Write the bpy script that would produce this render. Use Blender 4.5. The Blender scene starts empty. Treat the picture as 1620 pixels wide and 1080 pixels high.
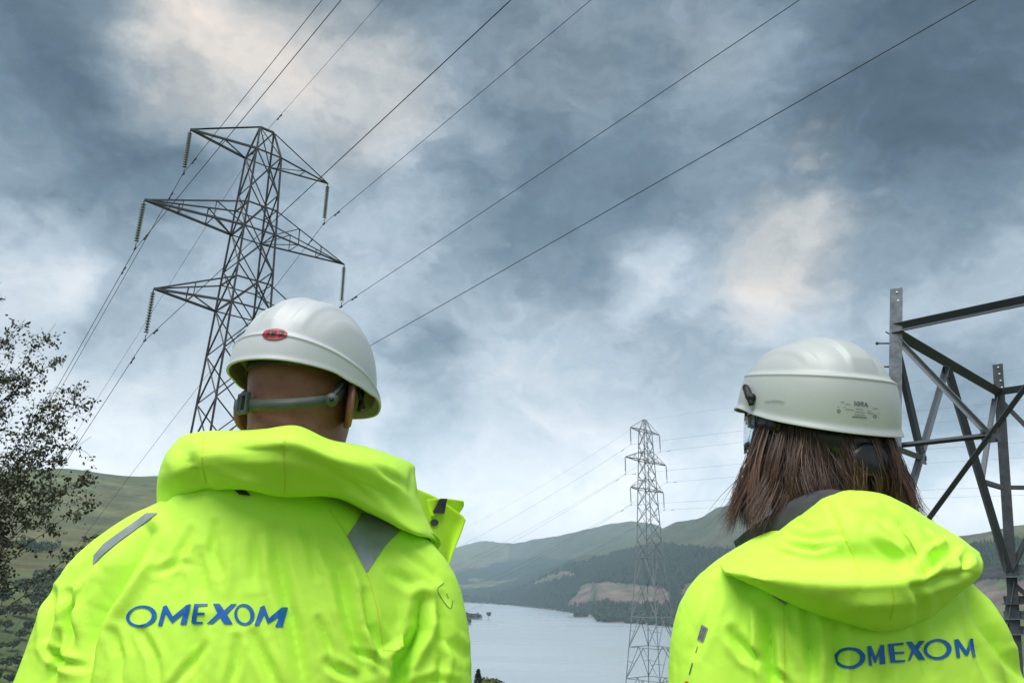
import bpy, bmesh, math, random
import numpy as np
from mathutils import Vector, Matrix
from mathutils.bvhtree import BVHTree

random.seed(7); rng = np.random.default_rng(7)
SC = bpy.context.scene
COL = SC.collection
R_ = math.radians

# ------------------------------------------------------------------ camera
CZ = 1.35                                   # eye height above the ground under the camera
IW, IH, FPX, PITCH, ROLL = 1620, 1080, 1203.7, .3105, .019
_cp, _sp = math.cos(PITCH), math.sin(PITCH)
_f = np.array([0, _cp, _sp]); _r0 = np.array([1., 0, 0]); _u0 = np.array([0, -_sp, _cp])
CR = _r0*math.cos(ROLL) + _u0*math.sin(ROLL)
CU = _u0*math.cos(ROLL) - _r0*math.sin(ROLL)
CPOS = np.array([0, 0, CZ])
cd = bpy.data.cameras.new('camera'); cam = bpy.data.objects.new('camera', cd); COL.objects.link(cam)
cam.matrix_world = Matrix(((CR[0], CU[0], -_f[0], 0), (CR[1], CU[1], -_f[1], 0), (CR[2], CU[2], -_f[2], CZ), (0, 0, 0, 1)))
cd.sensor_width = 36; cd.lens = FPX/IW*36; cd.clip_start = .05; cd.clip_end = 60000
SC.camera = cam

def ray(x, y):
    x = np.asarray(x, float); y = np.asarray(y, float)
    return _f + CR*((x-IW/2)/FPX)[..., None] - CU*((y-IH/2)/FPX)[..., None]
def P(x, y, Y):                             # a measured sight line met at world depth Y
    d = ray(x, y); return CPOS + d*(Y/d[..., 1])[..., None] if d.ndim > 1 else CPOS + d*(Y/d[1])
def proj(p):
    q = np.atleast_2d(p) - CPOS; d = q@_f
    d = np.where(np.abs(d) < 1e-6, 1e-6, d)
    return np.stack([IW/2+FPX*(q@CR)/d, IH/2-FPX*(q@CU)/d], 1)
def azel(x, y):
    d = ray(x, y); return math.atan2(d[0], d[1]), d[2]/math.hypot(d[0], d[1])

# ------------------------------------------------------------------ sky, sun, exposure
EXPO = 1.4
SUN_EL, SUN_AZ = 66, 208                    # compass-like: degrees clockwise from +Y
SC.view_settings.view_transform = 'Standard'; SC.view_settings.look = 'None'
SC.view_settings.gamma = 1; SC.view_settings.exposure = EXPO
SC.view_settings.use_curve_mapping = False
sl = bpy.data.lights.new('sun', 'SUN'); sl.energy = 1.5; sl.angle = R_(50); sl.color = (1, .97, .92)
so = bpy.data.objects.new('sun', sl); COL.objects.link(so)
sd = Vector((math.sin(R_(SUN_AZ))*math.cos(R_(SUN_EL)), math.cos(R_(SUN_AZ))*math.cos(R_(SUN_EL)), math.sin(R_(SUN_EL))))
so.rotation_euler = sd.to_track_quat('Z', 'Y').to_euler()

def lin(c):
    c = c/255.; return c/12.92 if c <= .04045 else ((c+.055)/1.055)**2.4
def srgb(r, g, b): return (lin(r), lin(g), lin(b), 1)

class N:                                    # small node-graph helper
    def __init__(s, tree): s.t = tree
    def new(s, typ, **kw):
        n = s.t.nodes.new(typ)
        for k, v in kw.items(): setattr(n, k, v)
        return n
    def put(s, sock, v):
        if isinstance(v, bpy.types.NodeSocket): s.t.links.new(v, sock)
        elif v is not None: sock.default_value = v
    def math(s, op, a, b=None, c=None, clamp=False):
        n = s.new('ShaderNodeMath', operation=op, use_clamp=clamp)
        for i, v in enumerate((a, b, c)): s.put(n.inputs[i], v)
        return n.outputs[0]
    def vec(s, op, a, b=None, scale=None):
        n = s.new('ShaderNodeVectorMath', operation=op)
        s.put(n.inputs[0], a); s.put(n.inputs[1], b)
        if scale is not None: s.put(n.inputs['Scale'], scale)
        return n.outputs['Value'] if op in ('DOT_PRODUCT', 'LENGTH', 'DISTANCE') else n.outputs[0]
    def noise(s, v, scale, detail=5, rough=.55, dist=0, lac=2., col=False):
        n = s.new('ShaderNodeTexNoise'); s.put(n.inputs['Vector'], v)
        n.inputs['Scale'].default_value = scale; n.inputs['Detail'].default_value = detail
        n.inputs['Roughness'].default_value = rough; n.inputs['Distortion'].default_value = dist
        n.inputs['Lacunarity'].default_value = lac
        return n.outputs['Color' if col else 'Fac']
    def rng(s, v, a, b, c=0., d=1., smooth=True):
        n = s.new('ShaderNodeMapRange'); n.interpolation_type = 'SMOOTHSTEP' if smooth else 'LINEAR'
        s.put(n.inputs[0], v)
        for i, q in enumerate((a, b, c, d)): n.inputs[i+1].default_value = q
        return n.outputs[0]
    def mix(s, f, a, b, typ='MIX'):
        n = s.new('ShaderNodeMix', data_type='RGBA', blend_type=typ)
        s.put(n.inputs[0], f); s.put(n.inputs[6], a); s.put(n.inputs[7], b); return n.outputs[2]
    def ramp(s, f, stops):
        n = s.new('ShaderNodeValToRGB'); s.put(n.inputs[0], f); cr = n.color_ramp
        while len(cr.elements) < len(stops): cr.elements.new(.5)
        for e, (p, c) in zip(cr.elements, stops): e.position = p; e.color = c
        return n.outputs[0]

W = bpy.data.worlds.new('World'); SC.world = W; W.use_nodes = True
wt = W.node_tree; wt.nodes.clear(); n = N(wt)
out = n.new('ShaderNodeOutputWorld'); bg = n.new('ShaderNodeBackground'); wt.links.new(bg.outputs[0], out.inputs[0])
sky = n.new('ShaderNodeTexSky', sky_type='NISHITA', sun_disc=False)
sky.sun_elevation = R_(SUN_EL); sky.sun_rotation = R_(SUN_AZ); sky.air_density = 1; sky.dust_density = 2
D = n.new('ShaderNodeTexCoord').outputs['Generated']
D = n.vec('NORMALIZE', D)
sep = n.new('ShaderNodeSeparateXYZ'); wt.links.new(D, sep.inputs[0])
zc = n.math('MAXIMUM', sep.outputs[2], 0.)
pl = n.vec('SCALE', D, scale=n.math('DIVIDE', 1., n.math('ADD', zc, .34)))       # cloud deck seen in perspective
Ds = n.vec('MULTIPLY', D, (1., 1., 1.45))
wn = n.vec('SUBTRACT', n.noise(Ds, 4.2, 8, .58, col=True), (.5, .5, .5))
Dw = n.vec('ADD', D, n.vec('SCALE', wn, scale=.26))
plw = n.vec('ADD', Ds, n.vec('SCALE', wn, scale=.42))
big = n.math('SUBTRACT', n.noise(plw, 3.4, 4, .5), .5)
mid = n.math('SUBTRACT', n.noise(plw, 8.5, 9, .6), .5)
fin = n.math('SUBTRACT', n.noise(plw, 30, 6, .6), .5)
# brightness of the cloud deck: pale low down, heavier overhead
v = n.ramp(zc, [(0, (.99,)*3+(1,)), (.08, (.93,)*3+(1,)), (.20, (.83,)*3+(1,)), (.34, (.715,)*3+(1,)), (.50, (.575,)*3+(1,)), (.66, (.53,)*3+(1,)), (1, (.58,)*3+(1,))])
v = n.math('ADD', v, n.math('MULTIPLY', big, .36))
v = n.math('ADD', v, n.math('MULTIPLY', mid, .37))
v = n.math('ADD', v, n.math('MULTIPLY', fin, .10))
#        px    py   radius  amount   (cloud masses standing in the sky, by direction)
CLOUDS = [(40, 60, 190, -.07), (150, 200, 150, -.12), (215, 290, 120, -.11), (40, 370, 110, .06), (60, 430, 80, .13), (310, 50, 150, .20), (440, 70, 160, .13), (560, 140, 160, .09), (620, 230, 90, .08),
          (120, 90, 90, -.05), (1560, 60, 260, -.19), (1400, 260, 210, -.11), (1180, 90, 190, .02), (930, 380, 170, -.10), (760, 420, 150, -.08), (650, 550, 75, -.17), (690, 690, 75, -.10), (770, 600, 70, .05), (780, 240, 130, -.02),
          (1240, 410, 85, .15), (1190, 500, 70, .13), (1030, 460, 75, .19), (1270, 265, 40, .16), (1290, 345, 45, .12), (1400, 470, 120, -.05), (1060, 590, 90, -.06), (1540, 690, 160, -.24), (1570, 815, 80, .14), (1480, 560, 90, .02),
          (820, 130, 200, .02), (860, 820, 170, .06), (640, 330, 110, .04), (200, 640, 160, .06), (1120, 700, 110, -.03), (130, 510, 70, -.06), (960, 720, 120, .04), (480, 300, 100, .03), (370, 330, 60, .05)]
for (x, y, r, a) in CLOUDS:
    c = ray(x, y); c = c/np.linalg.norm(c); ar = r/FPX
    d = n.vec('DISTANCE', Dw, tuple(c))
    v = n.math('ADD', v, n.rng(d, ar*.25, ar*1.25, a, 0.))
col = n.ramp(v, [(.20, srgb(54, 70, 84)), (.36, srgb(80, 100, 116)), (.50, srgb(113, 134, 150)), (.64, srgb(152, 171, 186)), (.78, srgb(194, 209, 221)), (.90, srgb(224, 232, 239)), (1, srgb(243, 246, 249))])
wm = None
for (x, y, r, a) in [(330, 50, 150, .95), (450, 70, 150, .9), (560, 150, 170, .7), (600, 240, 90, .5), (1240, 410, 110, .75), (1270, 265, 55, .9), (1280, 345, 60, .75), (1090, 60, 90, .3), (420, 130, 110, .5), (1180, 500, 60, .4), (880, 60, 150, .25)]:
    c = ray(x, y); c = c/np.linalg.norm(c); ar = r/FPX
    q = n.rng(n.vec('DISTANCE', Dw, tuple(c)), ar*.3, ar*1.2, a, 0.)
    wm = q if wm is None else n.math('MAXIMUM', wm, q)
wcol = n.mix(1., col, (1.22, 1.0, .83, 1), 'MULTIPLY')
col = n.mix(wm, col, wcol)
SKYK = 10./2**EXPO                          # cloud radiance against the 0.1 background strength
col = n.vec('SCALE', col, scale=n.math('MULTIPLY', n.rng(zc, .03, .28, 1.5, 1.), SKYK))
fin_c = n.mix(.04, col, sky.outputs[0])
wt.links.new(fin_c, bg.inputs[0]); bg.inputs[1].default_value = .1
SC.cycles.use_denoising = True
SC.cycles.volume_bounces = 2; SC.cycles.max_bounces = 6; SC.cycles.transparent_max_bounces = 12
SC.cycles.volume_step_rate = 4; SC.cycles.sample_clamp_indirect = 4

# ------------------------------------------------------------------ helpers
def tag(o, label=None, cat=None, group=None, kind=None):
    for k, val in (('label', label), ('category', cat), ('group', group), ('kind', kind)):
        if val: o[k] = val
    return o
def empty(name, loc=(0, 0, 0), label=None, cat=None, group=None):
    o = bpy.data.objects.new(name, None); COL.objects.link(o); o.location = loc; o.empty_display_size = .1
    return tag(o, label, cat, group)
def org(parent):
    v = np.zeros(3)
    while parent is not None: v = v + np.array(parent.location); parent = parent.parent
    return v
def mobj(name, verts, faces, m, parent=None, smooth=True, local=False):
    """mesh object; verts are world coordinates unless local"""
    verts = np.asarray(verts, float).reshape(-1, 3)
    if parent is not None and not local: verts = verts - org(parent)
    me = bpy.data.meshes.new(name); me.from_pydata(verts.tolist(), [], [list(map(int, f)) for f in faces]); me.update()
    return mlink(name, me, m, parent, smooth)
def mlink(name, me, m, parent=None, smooth=True):
    if smooth: me.polygons.foreach_set('use_smooth', [True]*len(me.polygons))
    for q in (m if isinstance(m, (list, tuple)) else [m]): me.materials.append(q)
    o = bpy.data.objects.new(name, me); COL.objects.link(o); o.parent = parent
    return o
def bulk(name, verts, tris, m, parent=None, smooth=False, color=None):
    """fast path for big triangle / quad soups"""
    me = bpy.data.meshes.new(name); k = tris.shape[1]
    me.vertices.add(len(verts)); me.vertices.foreach_set('co', np.asarray(verts, np.float32).ravel())
    me.loops.add(tris.size); me.loops.foreach_set('vertex_index', tris.astype(np.int32).ravel())
    me.polygons.add(len(tris)); me.polygons.foreach_set('loop_start', np.arange(0, tris.size, k, dtype=np.int32))
    me.update(calc_edges=True)
    if color is not None:
        at = me.color_attributes.new('tint', 'FLOAT_COLOR', 'POINT')
        at.data.foreach_set('color', np.concatenate([color, np.ones((len(color), 1))], 1).astype(np.float32).ravel())
    return mlink(name, me, m, parent, smooth)
def catmull(a, k, axis=0):
    a = np.moveaxis(np.asarray(a, float), axis, 0); nn = len(a)
    p = np.concatenate([2*a[:1]-a[1:2], a, 2*a[-1:]-a[-2:-1]])
    t = np.linspace(0, nn-1, (nn-1)*k+1); i = np.minimum(t.astype(int), nn-2); u = (t-i).reshape((-1,)+(1,)*(a.ndim-1))
    p0, p1, p2, p3 = p[i], p[i+1], p[i+2], p[i+3]
    r = .5*((2*p1)+(-p0+p2)*u+(2*p0-5*p1+4*p2-p3)*u*u+(-p0+3*p1-3*p2+p3)*u**3)
    return np.moveaxis(r, 0, axis)
def gridfaces(r, c, wrap=False, off=0):
    i, j = np.meshgrid(np.arange(r-1), np.arange(c if wrap else c-1), indexing='ij'); j2 = (j+1) % c
    return np.stack([i*c+j, i*c+j2, (i+1)*c+j2, (i+1)*c+j], -1).reshape(-1, 4)+off
def tubegeo(path, rad, seg=8, cap=True):
    path = np.asarray(path, float); rad = np.broadcast_to(np.asarray(rad, float), (len(path),))
    t = np.gradient(path, axis=0); t /= np.linalg.norm(t, axis=1)[:, None]+1e-12
    up = np.array([0, 0, 1.]) if abs(t[0][2]) < .9 else np.array([1., 0, 0])
    V = []; a = np.linspace(0, 2*np.pi, seg, endpoint=False)
    x = np.cross(up, t[0]); x /= np.linalg.norm(x)
    for p, tt, r in zip(path, t, rad):
        x = x-tt*np.dot(x, tt); x /= np.linalg.norm(x)+1e-12; y = np.cross(tt, x)
        V.append(p+r*(np.cos(a)[:, None]*x+np.sin(a)[:, None]*y))
    V = np.concatenate(V); F = [list(f) for f in gridfaces(len(path), seg, True)]
    if cap: F += [list(range(seg))[::-1], list(range(len(V)-seg, len(V)))]
    return V, F
def tube(name, path, rad, m, parent=None, seg=8):
    V, F = tubegeo(path, rad, seg); return mobj(name, V, F, m, parent)
def joingeo(parts):
    V = []; F = []; o = 0
    for v, f in parts:
        V.append(np.asarray(v)); F += [[i+o for i in g] for g in f]; o += len(v)
    return np.concatenate(V), F
def boxgeo(c, s, rot=None):
    c = np.asarray(c, float); s = np.asarray(s, float)/2
    v = np.array([[x, y, z] for x in (-1, 1) for y in (-1, 1) for z in (-1, 1)])*s
    if rot is not None: v = v@np.asarray(rot).T
    return v+c, [[0, 1, 3, 2], [4, 6, 7, 5], [0, 4, 5, 1], [2, 3, 7, 6], [0, 2, 6, 4], [1, 5, 7, 3]]
# one unit angle-iron shared by every lattice member
_L = np.array([(0, 0), (1, 0), (1, .12), (.12, .12), (.12, 1), (0, 1)])-.28
_LV = [(x, y, z) for z in (0, 1) for x, y in _L]; _LF = [[0, 1, 2, 3, 4, 5][::-1], [6, 7, 8, 9, 10, 11]]+[[i, (i+1) % 6, 6+(i+1) % 6, 6+i] for i in range(6)]
_angle = {}
def bar(name, p, q, w, m, parent, spin=0.):
    """angle-section steel member from p to q (world)"""
    key = m.name
    if key not in _angle:
        me = bpy.data.meshes.new('angle'); me.from_pydata(_LV, [], _LF); me.materials.append(m); _angle[key] = me
    p = np.asarray(p, float); q = np.asarray(q, float); L = np.linalg.norm(q-p)
    o = bpy.data.objects.new(name, _angle[key]); COL.objects.link(o); o.parent = parent
    o.location = p-org(parent); o.rotation_mode = 'QUATERNION'
    o.rotation_quaternion = Vector(q-p).to_track_quat('Z', 'Y') @ Matrix.Rotation(spin, 4, 'Z').to_quaternion()
    o.scale = (w, w, L); return o

def pnoise(x, y, seed=0):
    x = np.asarray(x, float); y = np.asarray(y, float); xi = np.floor(x).astype(np.int64); yi = np.floor(y).astype(np.int64)
    xf = x-xi; yf = y-yi; u = xf*xf*xf*(xf*(xf*6-15)+10); w = yf*yf*yf*(yf*(yf*6-15)+10)
    def g(a, b):
        h = (a*374761393+b*668265263+seed*974711) & 0x7fffffff; h = ((h ^ (h >> 13))*1274126177) & 0x7fffffff; h = h ^ (h >> 16)
        t = (h & 0xffff)/65536*2*np.pi; return np.cos(t), np.sin(t)
    def dd(a, b, fx, fy): gx, gy = g(a, b); return gx*fx+gy*fy
    a = dd(xi, yi, xf, yf); b = dd(xi+1, yi, xf-1, yf); c = dd(xi, yi+1, xf, yf-1); d = dd(xi+1, yi+1, xf-1, yf-1)
    return ((a*(1-u)+b*u)*(1-w)+(c*(1-u)+d*u)*w)*1.5
def fbm(x, y, oct=5, gain=.5, seed=0, ridge=False):
    s = 0; a = 1; t = 0
    for k in range(oct):
        v = pnoise(x*2**k+k*17.3, y*2**k-k*9.1, seed+k)
        if ridge: v = 1-2*np.abs(v)
        s = s+a*v; t += a; a *= gain
    return s/t

# ------------------------------------------------------------------ materials
def mat(name, color, rough=.6, metal=0., noise=None, bump=None, spec=.5, coat=0., attr=None, trans=0., obj=False, sheen=0.):
    """noise: (scale, amount[, detail]) value variation; bump: (scale, strength, distance)"""
    m = bpy.data.materials.new(name); m.use_nodes = True; t = m.node_tree; b = t.nodes['Principled BSDF']; k = N(t)
    b.inputs['Roughness'].default_value = rough; b.inputs['Metallic'].default_value = metal
    b.inputs['Specular IOR Level'].default_value = spec; b.inputs['Coat Weight'].default_value = coat
    b.inputs['Transmission Weight'].default_value = trans; b.inputs['Sheen Weight'].default_value = sheen
    tc = k.new('ShaderNodeTexCoord').outputs['Object']
    c = (*color, 1)
    if attr:
        a = k.new('ShaderNodeVertexColor', layer_name=attr); c = a.outputs[0]
    if noise:
        f = k.noise(tc, noise[0], noise[2] if len(noise) > 2 else 6, .6)
        f = k.rng(f, .3, .7, 1-noise[1], 1+noise[1], False)
        mm = k.new('ShaderNodeMix', data_type='RGBA', blend_type='MULTIPLY'); mm.inputs[0].default_value = 1
        k.put(mm.inputs[6], c); cb = k.new('ShaderNodeCombineColor')
        for i in range(3): k.put(cb.inputs[i], f)
        k.put(mm.inputs[7], cb.outputs[0]); c = mm.outputs[2]
    k.put(b.inputs['Base Color'], c)
    if bump:
        bn = k.new('ShaderNodeBump'); bn.inputs['Strength'].default_value = bump[1]; bn.inputs['Distance'].default_value = bump[2]
        k.put(bn.inputs['Height'], k.noise(tc, bump[0], 4, .6)); t.links.new(bn.outputs[0], b.inputs['Normal'])
    return m

M = {}
M['steel'] = mat('galvanised steel weathered', (.075, .083, .092), .6, .25, noise=(1.2, .3))
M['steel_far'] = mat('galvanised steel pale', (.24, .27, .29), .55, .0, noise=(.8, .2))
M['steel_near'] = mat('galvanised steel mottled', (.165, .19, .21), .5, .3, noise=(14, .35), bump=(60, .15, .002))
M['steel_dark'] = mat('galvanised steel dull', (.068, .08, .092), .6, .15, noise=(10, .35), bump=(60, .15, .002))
M['wire'] = mat('aluminium conductor', (.05, .055, .06), .55, .3)
M['wire_far'] = mat('conductor paled for haze', (.16, .18, .19), .5, .3)  # paler colour stands in for haze, too thin to fade this line
M['glass_disc'] = mat('glass insulator', (.34, .39, .38), .25, 0, spec=.6)
M['disc_core'] = mat('insulator caps', (.04, .042, .045), .5, .4)
M['leaf'] = mat('birch leaf', (.05, .07, .02), .5, attr='tint')
M['bark'] = mat('birch bark', (.055, .045, .038), .8, noise=(18, .4), bump=(40, .5, .01))
M['forest'] = mat('conifer foliage', (.03, .05, .02), .85, attr='tint', spec=.1)
M['shrub'] = mat('broadleaf foliage', (.06, .08, .03), .7, attr='tint', spec=.15)

# terrain: albedo zones come with the mesh, broken up by noise
def ground_mat():
    m = bpy.data.materials.new('hillside turf'); m.use_nodes = True; t = m.node_tree; b = t.nodes['Principled BSDF']; k = N(t)
    b.inputs['Roughness'].default_value = .95; b.inputs['Specular IOR Level'].default_value = .1
    tc = k.new('ShaderNodeTexCoord').outputs['Object']; a = k.new('ShaderNodeVertexColor', layer_name='tint').outputs[0]
    f1 = k.rng(k.noise(tc, .012, 9, .7), .3, .7, .45, 1.6, False); f2 = k.rng(k.noise(tc, .35, 6, .6), .3, .7, .8, 1.2, False)
    f = k.math('MULTIPLY', f1, f2); cb = k.new('ShaderNodeCombineColor')
    for i in range(3): k.put(cb.inputs[i], f)
    c = k.mix(1., a, cb.outputs[0], 'MULTIPLY')
    c = k.mix(k.rng(k.noise(tc, .009, 7, .6, .8), .52, .66, 0, .5), c, k.mix(1., c, (1.25, .85, .75, 1), 'MULTIPLY'))
    k.put(b.inputs['Base Color'], c)
    bn = k.new('ShaderNodeBump'); bn.inputs['Strength'].default_value = .7; bn.inputs['Distance'].default_value = 6
    k.put(bn.inputs['Height'], k.noise(tc, .03, 8, .65)); t.links.new(bn.outputs[0], b.inputs['Normal'])
    return m
M['ground'] = ground_mat()
def water_mat():
    m = bpy.data.materials.new('loch water'); m.use_nodes = True; t = m.node_tree; b = t.nodes['Principled BSDF']; k = N(t)
    b.inputs['Base Color'].default_value = (.32, .38, .42, 1); b.inputs['IOR'].default_value = 1.45
    b.inputs['Specular IOR Level'].default_value = .6
    tc = k.new('ShaderNodeTexCoord').outputs['Object']
    mp = k.new('ShaderNodeMapping'); mp.inputs['Scale'].default_value = (.25, 1., 1.); t.links.new(tc, mp.inputs[0])
    lane = k.noise(mp.outputs[0], .004, 5, .6, .5)
    k.put(b.inputs['Roughness'], k.rng(lane, .35, .65, .24, .34))
    bn = k.new('ShaderNodeBump'); bn.inputs['Strength'].default_value = .12; bn.inputs['Distance'].default_value = .06
    k.put(bn.inputs['Height'], k.noise(mp.outputs[0], .35, 5, .65)); t.links.new(bn.outputs[0], b.inputs['Normal'])
    return m
M['water'] = water_mat()

# ------------------------------------------------------------------ terrain (heights from surveyed profiles by bearing)
LAKE = -100.                                # loch level below the eye
def zof(x, y, d): return d*azel(x, y)[1]
#        px     n(d,z)        s(d)   m(d, y)       v(d, y)       f(d, y)
COLS = [(-700, (380, -52), (560, -52), (1000, 880), (1500, 800), (2300, 700)),
        (-200, (430, -60), (600, -62), (1100, 880), (1600, 815), (2400, 738)),
        (0,    (450, -66), (620, -68), (1150, 890), (1650, 822), (2500, 742)),
        (60,   (450, -68), (640, -70), (1180, 888), (1700, 820), (2500, 738)),
        (110,  (455, -69), (650, -71), (1200, 884), (1720, 822), (2500, 747)),
        (165,  (460, -70), (660, -73), (1230, 880), (1750, 826), (2550, 757)),
        (205,  (470, -72), (680, -76), (1280, 878), (1800, 828), (2600, 756)),
        (250,  (480, -76), (700, -82), (1350, 878), (1900, 828), (2650, 752)),
        (400,  (600, -103), (1500, -100), (2000, 905), (2400, 860), (3000, 775)),
        (580,  (680, -103), (3400, -100), (4000, 925), (4600, 900), (5600, 862)),
        (700,  (700, -104), (4850, -100), (6000, 928), (8200, 897), (10500, 870)),
        (745,  (700, -104), (4800, -100), (6000, 926), (8200, 893), (10500, 857)),
        (775,  (700, -104), (4600, -100), (5900, 925), (8200, 892), (10500, 853)),
        (818,  (700, -104), (4300, -100), (5600, 920), (8000, 888), (9600, 862)),
        (850,  (700, -104), (3900, -100), (4800, 916), (7000, 888), (8600, 850)),
        (905,  (700, -104), (3300, -100), (4300, 892), (5200, 898), (8000, 841)),
        (936,  (700, -104), (3080, -100), (4350, 884), (5200, 890), (7800, 836)),
        (944,  (700, -104), (2500, -100), (4350, 882), (5200, 888), (7750, 835)),
        (960,  (700, -104), (2470, -100), (4400, 877), (5200, 884), (7700, 832)),
        (1000, (700, -104), (2440, -100), (4500, 864), (5300, 874), (7500, 827)),
        (1040, (700, -104), (2340, -100), (4500, 846), (5300, 860), (7300, 832)),
        (1075, (700, -104), (2240, -100), (4400, 827), (5400, 860), (7000, 850)),
        (1120, (700, -104), (2130, -100), (4200, 815), (5400, 850), (7000, 850)),
        (1140, (700, -104), (2080, -100), (4100, 803), (5400, 850), (7000, 850)),
        (1185, (700, -104), (1950, -100), (4000, 798), (5400, 850), (7000, 850)),
        (1300, (700, -104), (1800, -100), (3800, 792), (5400, 850), (7000, 850)),
        (1440, (700, -104), (1600, -100), (3000, 868), (4600, 880), (6500, 842)),
        (1530, (700, -104), (1500, -100), (2600, 857), (4200, 872), (6200, 849)),
        (1575, (700, -104), (1460, -100), (2500, 846), (4000, 872), (6200, 843)),
        (1620, (700, -104), (1420, -100), (2400, 831), (4000, 860), (6200, 835)),
        (2000, (650, -90), (1300, -96), (2300, 790), (4000, 840), (6000, 840)),
        (2600, (500, -60), (1200, -60), (2200, 790), (3600, 840), (6000, 860))]
CA = []; CD = []; CH = []
for (x, nn_, s_, m_, v_, f_) in COLS:
    CA.append(azel(x, 930)[0])
    s2 = s_[0]
    dd = [0, 2.2, 60, nn_[0], nn_[0]+60, s2-30, s2, m_[0], v_[0], f_[0], f_[0]*1.5, 16000]
    lakez = nn_[1] < -95
    zz = [-CZ, -CZ, -CZ-8.2, nn_[1]+(2 if lakez else 0), nn_[1] if not lakez else -108, s_[1] if not lakez else -108, s_[1]+1.0,
          zof(x, m_[1], m_[0]), zof(x, v_[1], v_[0]), zof(x, f_[1], f_[0]), 40, 0]
    CD.append(dd); CH.append(zz)
CA = np.array(CA); CD = np.array(CD, float); CH = np.array(CH, float)
fine = np.radians(np.arange(-44, 44.001, .11)); AZ = np.concatenate([np.radians(np.arange(-180, -44, 3.)), fine, np.radians(np.arange(47, 180, 3.))])
RR = np.concatenate([[0.6], np.geomspace(1.6, 300, 46), np.geomspace(320, 12000, 250), np.geomspace(12600, 16000, 5)])
aa = np.clip(AZ, CA[0], CA[-1])
def colinterp(T):
    return np.stack([np.interp(aa, CA, T[:, j]) for j in range(T.shape[1])], 1)
Dg = colinterp(CD); Hg = colinterp(CH)
def sm(A, k):                                # smooth across bearing
    if k < 1: return A
    w = np.hanning(2*k+3)[1:-1]; w /= w.sum(); pad = np.concatenate([A[:1]]*k+[A]+[A[-1:]]*k); return np.stack([np.convolve(pad[:, j], w, 'valid') for j in range(A.shape[1])], 1)
kk = np.clip((aa+.02)/.12, 0, 1)[:, None]; Hs = sm(Hg, 9)*(1-kk)+sm(Hg, 2)*kk; Dg = sm(Dg, 9)*(1-kk)+sm(Dg, 2)*kk
HZ = np.stack([np.interp(RR, Dg[i], Hs[i]) for i in range(len(AZ))])       # az x r
behind = np.abs(AZ) > 1.2                    # the hill the camera stands on rises gently behind
for i in np.where(behind)[0]:
    w = min(1, (abs(AZ[i])-1.2)/.6); HZ[i] = HZ[i]*(1-w)+w*(-CZ+np.minimum(RR*.06, 120))
k2 = np.array([.25, .5, .25])
for _ in range(3):
    HZ[:, 1:-1] = np.where((RR[1:-1] > 500), HZ[:, :-2]*.25+HZ[:, 1:-1]*.5+HZ[:, 2:]*.25, HZ[:, 1:-1])
GX = np.sin(AZ)[:, None]*RR; GY = np.cos(AZ)[:, None]*RR
land = np.clip((HZ-LAKE+1)/40, 0, 1)
far = np.clip((RR-350)/1500, 0, 1)[None]
nz = fbm(GX/900, GY/900, 6, .52, 3)*38*far + fbm(GX/2300, GY/2300, 4, .5, 11, True)*26*far
nz += fbm(GX/120, GY/120, 4, .5, 5)*4*np.clip((RR-60)/400, 0, 1)[None]
nz += fbm(GX/3, GY/3, 3, .5, 8)*.05*np.clip((RR-3)/10, 0, 1)[None]
HZ = HZ + nz*land*np.where(HZ > LAKE+12, 1, .25)
# sandy spit and the wooded point that reach into the loch
def bump_at(x, y, d, ra, rb, h, rot=0.):
    a, e = azel(x, y); cx, cy = math.sin(a)*d, math.cos(a)*d
    c, s = math.cos(rot), math.sin(rot); u = (GX-cx)*c+(GY-cy)*s; w = -(GX-cx)*s+(GY-cy)*c
    return h*np.clip(1-(u/ra)**2-(w/rb)**2, 0, None)
def dlake(x, y): return LAKE/azel(x, y)[1]
HZ = np.maximum(HZ, LAKE-4+bump_at(918, 975.5, dlake(918, 975.5), 85, 62, 6.6))
HZ = np.maximum(HZ, LAKE-4+bump_at(1010, 980, dlake(1010, 978), 200, 80, 9))
HZ = np.maximum(HZ, LAKE-4+bump_at(732, 978, dlake(732, 978), 90, 70, 9))
HZ = np.maximum(HZ, LAKE-4+bump_at(716, 986, dlake(716, 986), 60, 60, 16))
HZW = HZ + CZ
def height(x, y):
    a = np.arctan2(x, y); r = np.hypot(x, y)
    i = np.clip(np.searchsorted(AZ, a)-1, 0, len(AZ)-2); j = np.clip(np.searchsorted(RR, r)-1, 0, len(RR)-2)
    u = np.clip((a-AZ[i])/(AZ[i+1]-AZ[i]), 0, 1); w = np.clip((r-RR[j])/(RR[j+1]-RR[j]), 0, 1)
    return (HZW[i, j]*(1-u)+HZW[i+1, j]*u)*(1-w)+(HZW[i, j+1]*(1-u)+HZW[i+1, j+1]*u)*w

def inpoly(px, py, poly):
    r = np.zeros(np.shape(px), bool); k = len(poly)
    for i in range(k):
        x1, y1 = poly[i]; x2, y2 = poly[(i+1) % k]
        c = ((y1 > py) != (y2 > py)) & (px < (x2-x1)*(py-y1)/((y2-y1) or 1e-9)+x1); r ^= c
    return r
FOREST = [(770, 945), (843, 920), (904, 893), (1000, 868), (1060, 862), (1110, 868), (1165, 872), (1215, 862), (1330, 850), (1440, 870), (1500, 866), (1620, 858), (1700, 850), (1750, 925), (1620, 918), (1500, 925), (1440, 990), (1090, 990), (950, 984), (940, 970), (800, 960)]
CLEAR = [[(893, 961), (905, 948), (918, 928), (935, 922), (965, 920), (1000, 923), (1050, 929), (1062, 938), (1058, 956), (1010, 956), (960, 953), (930, 956)],
         [(1078, 944), (1085, 922), (1125, 918), (1140, 930), (1120, 950)], [(835, 925), (870, 910), (893, 903), (910, 908), (880, 918), (850, 927)], [(1540, 925), (1560, 915), (1640, 915), (1640, 960), (1540, 960)]]
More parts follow.
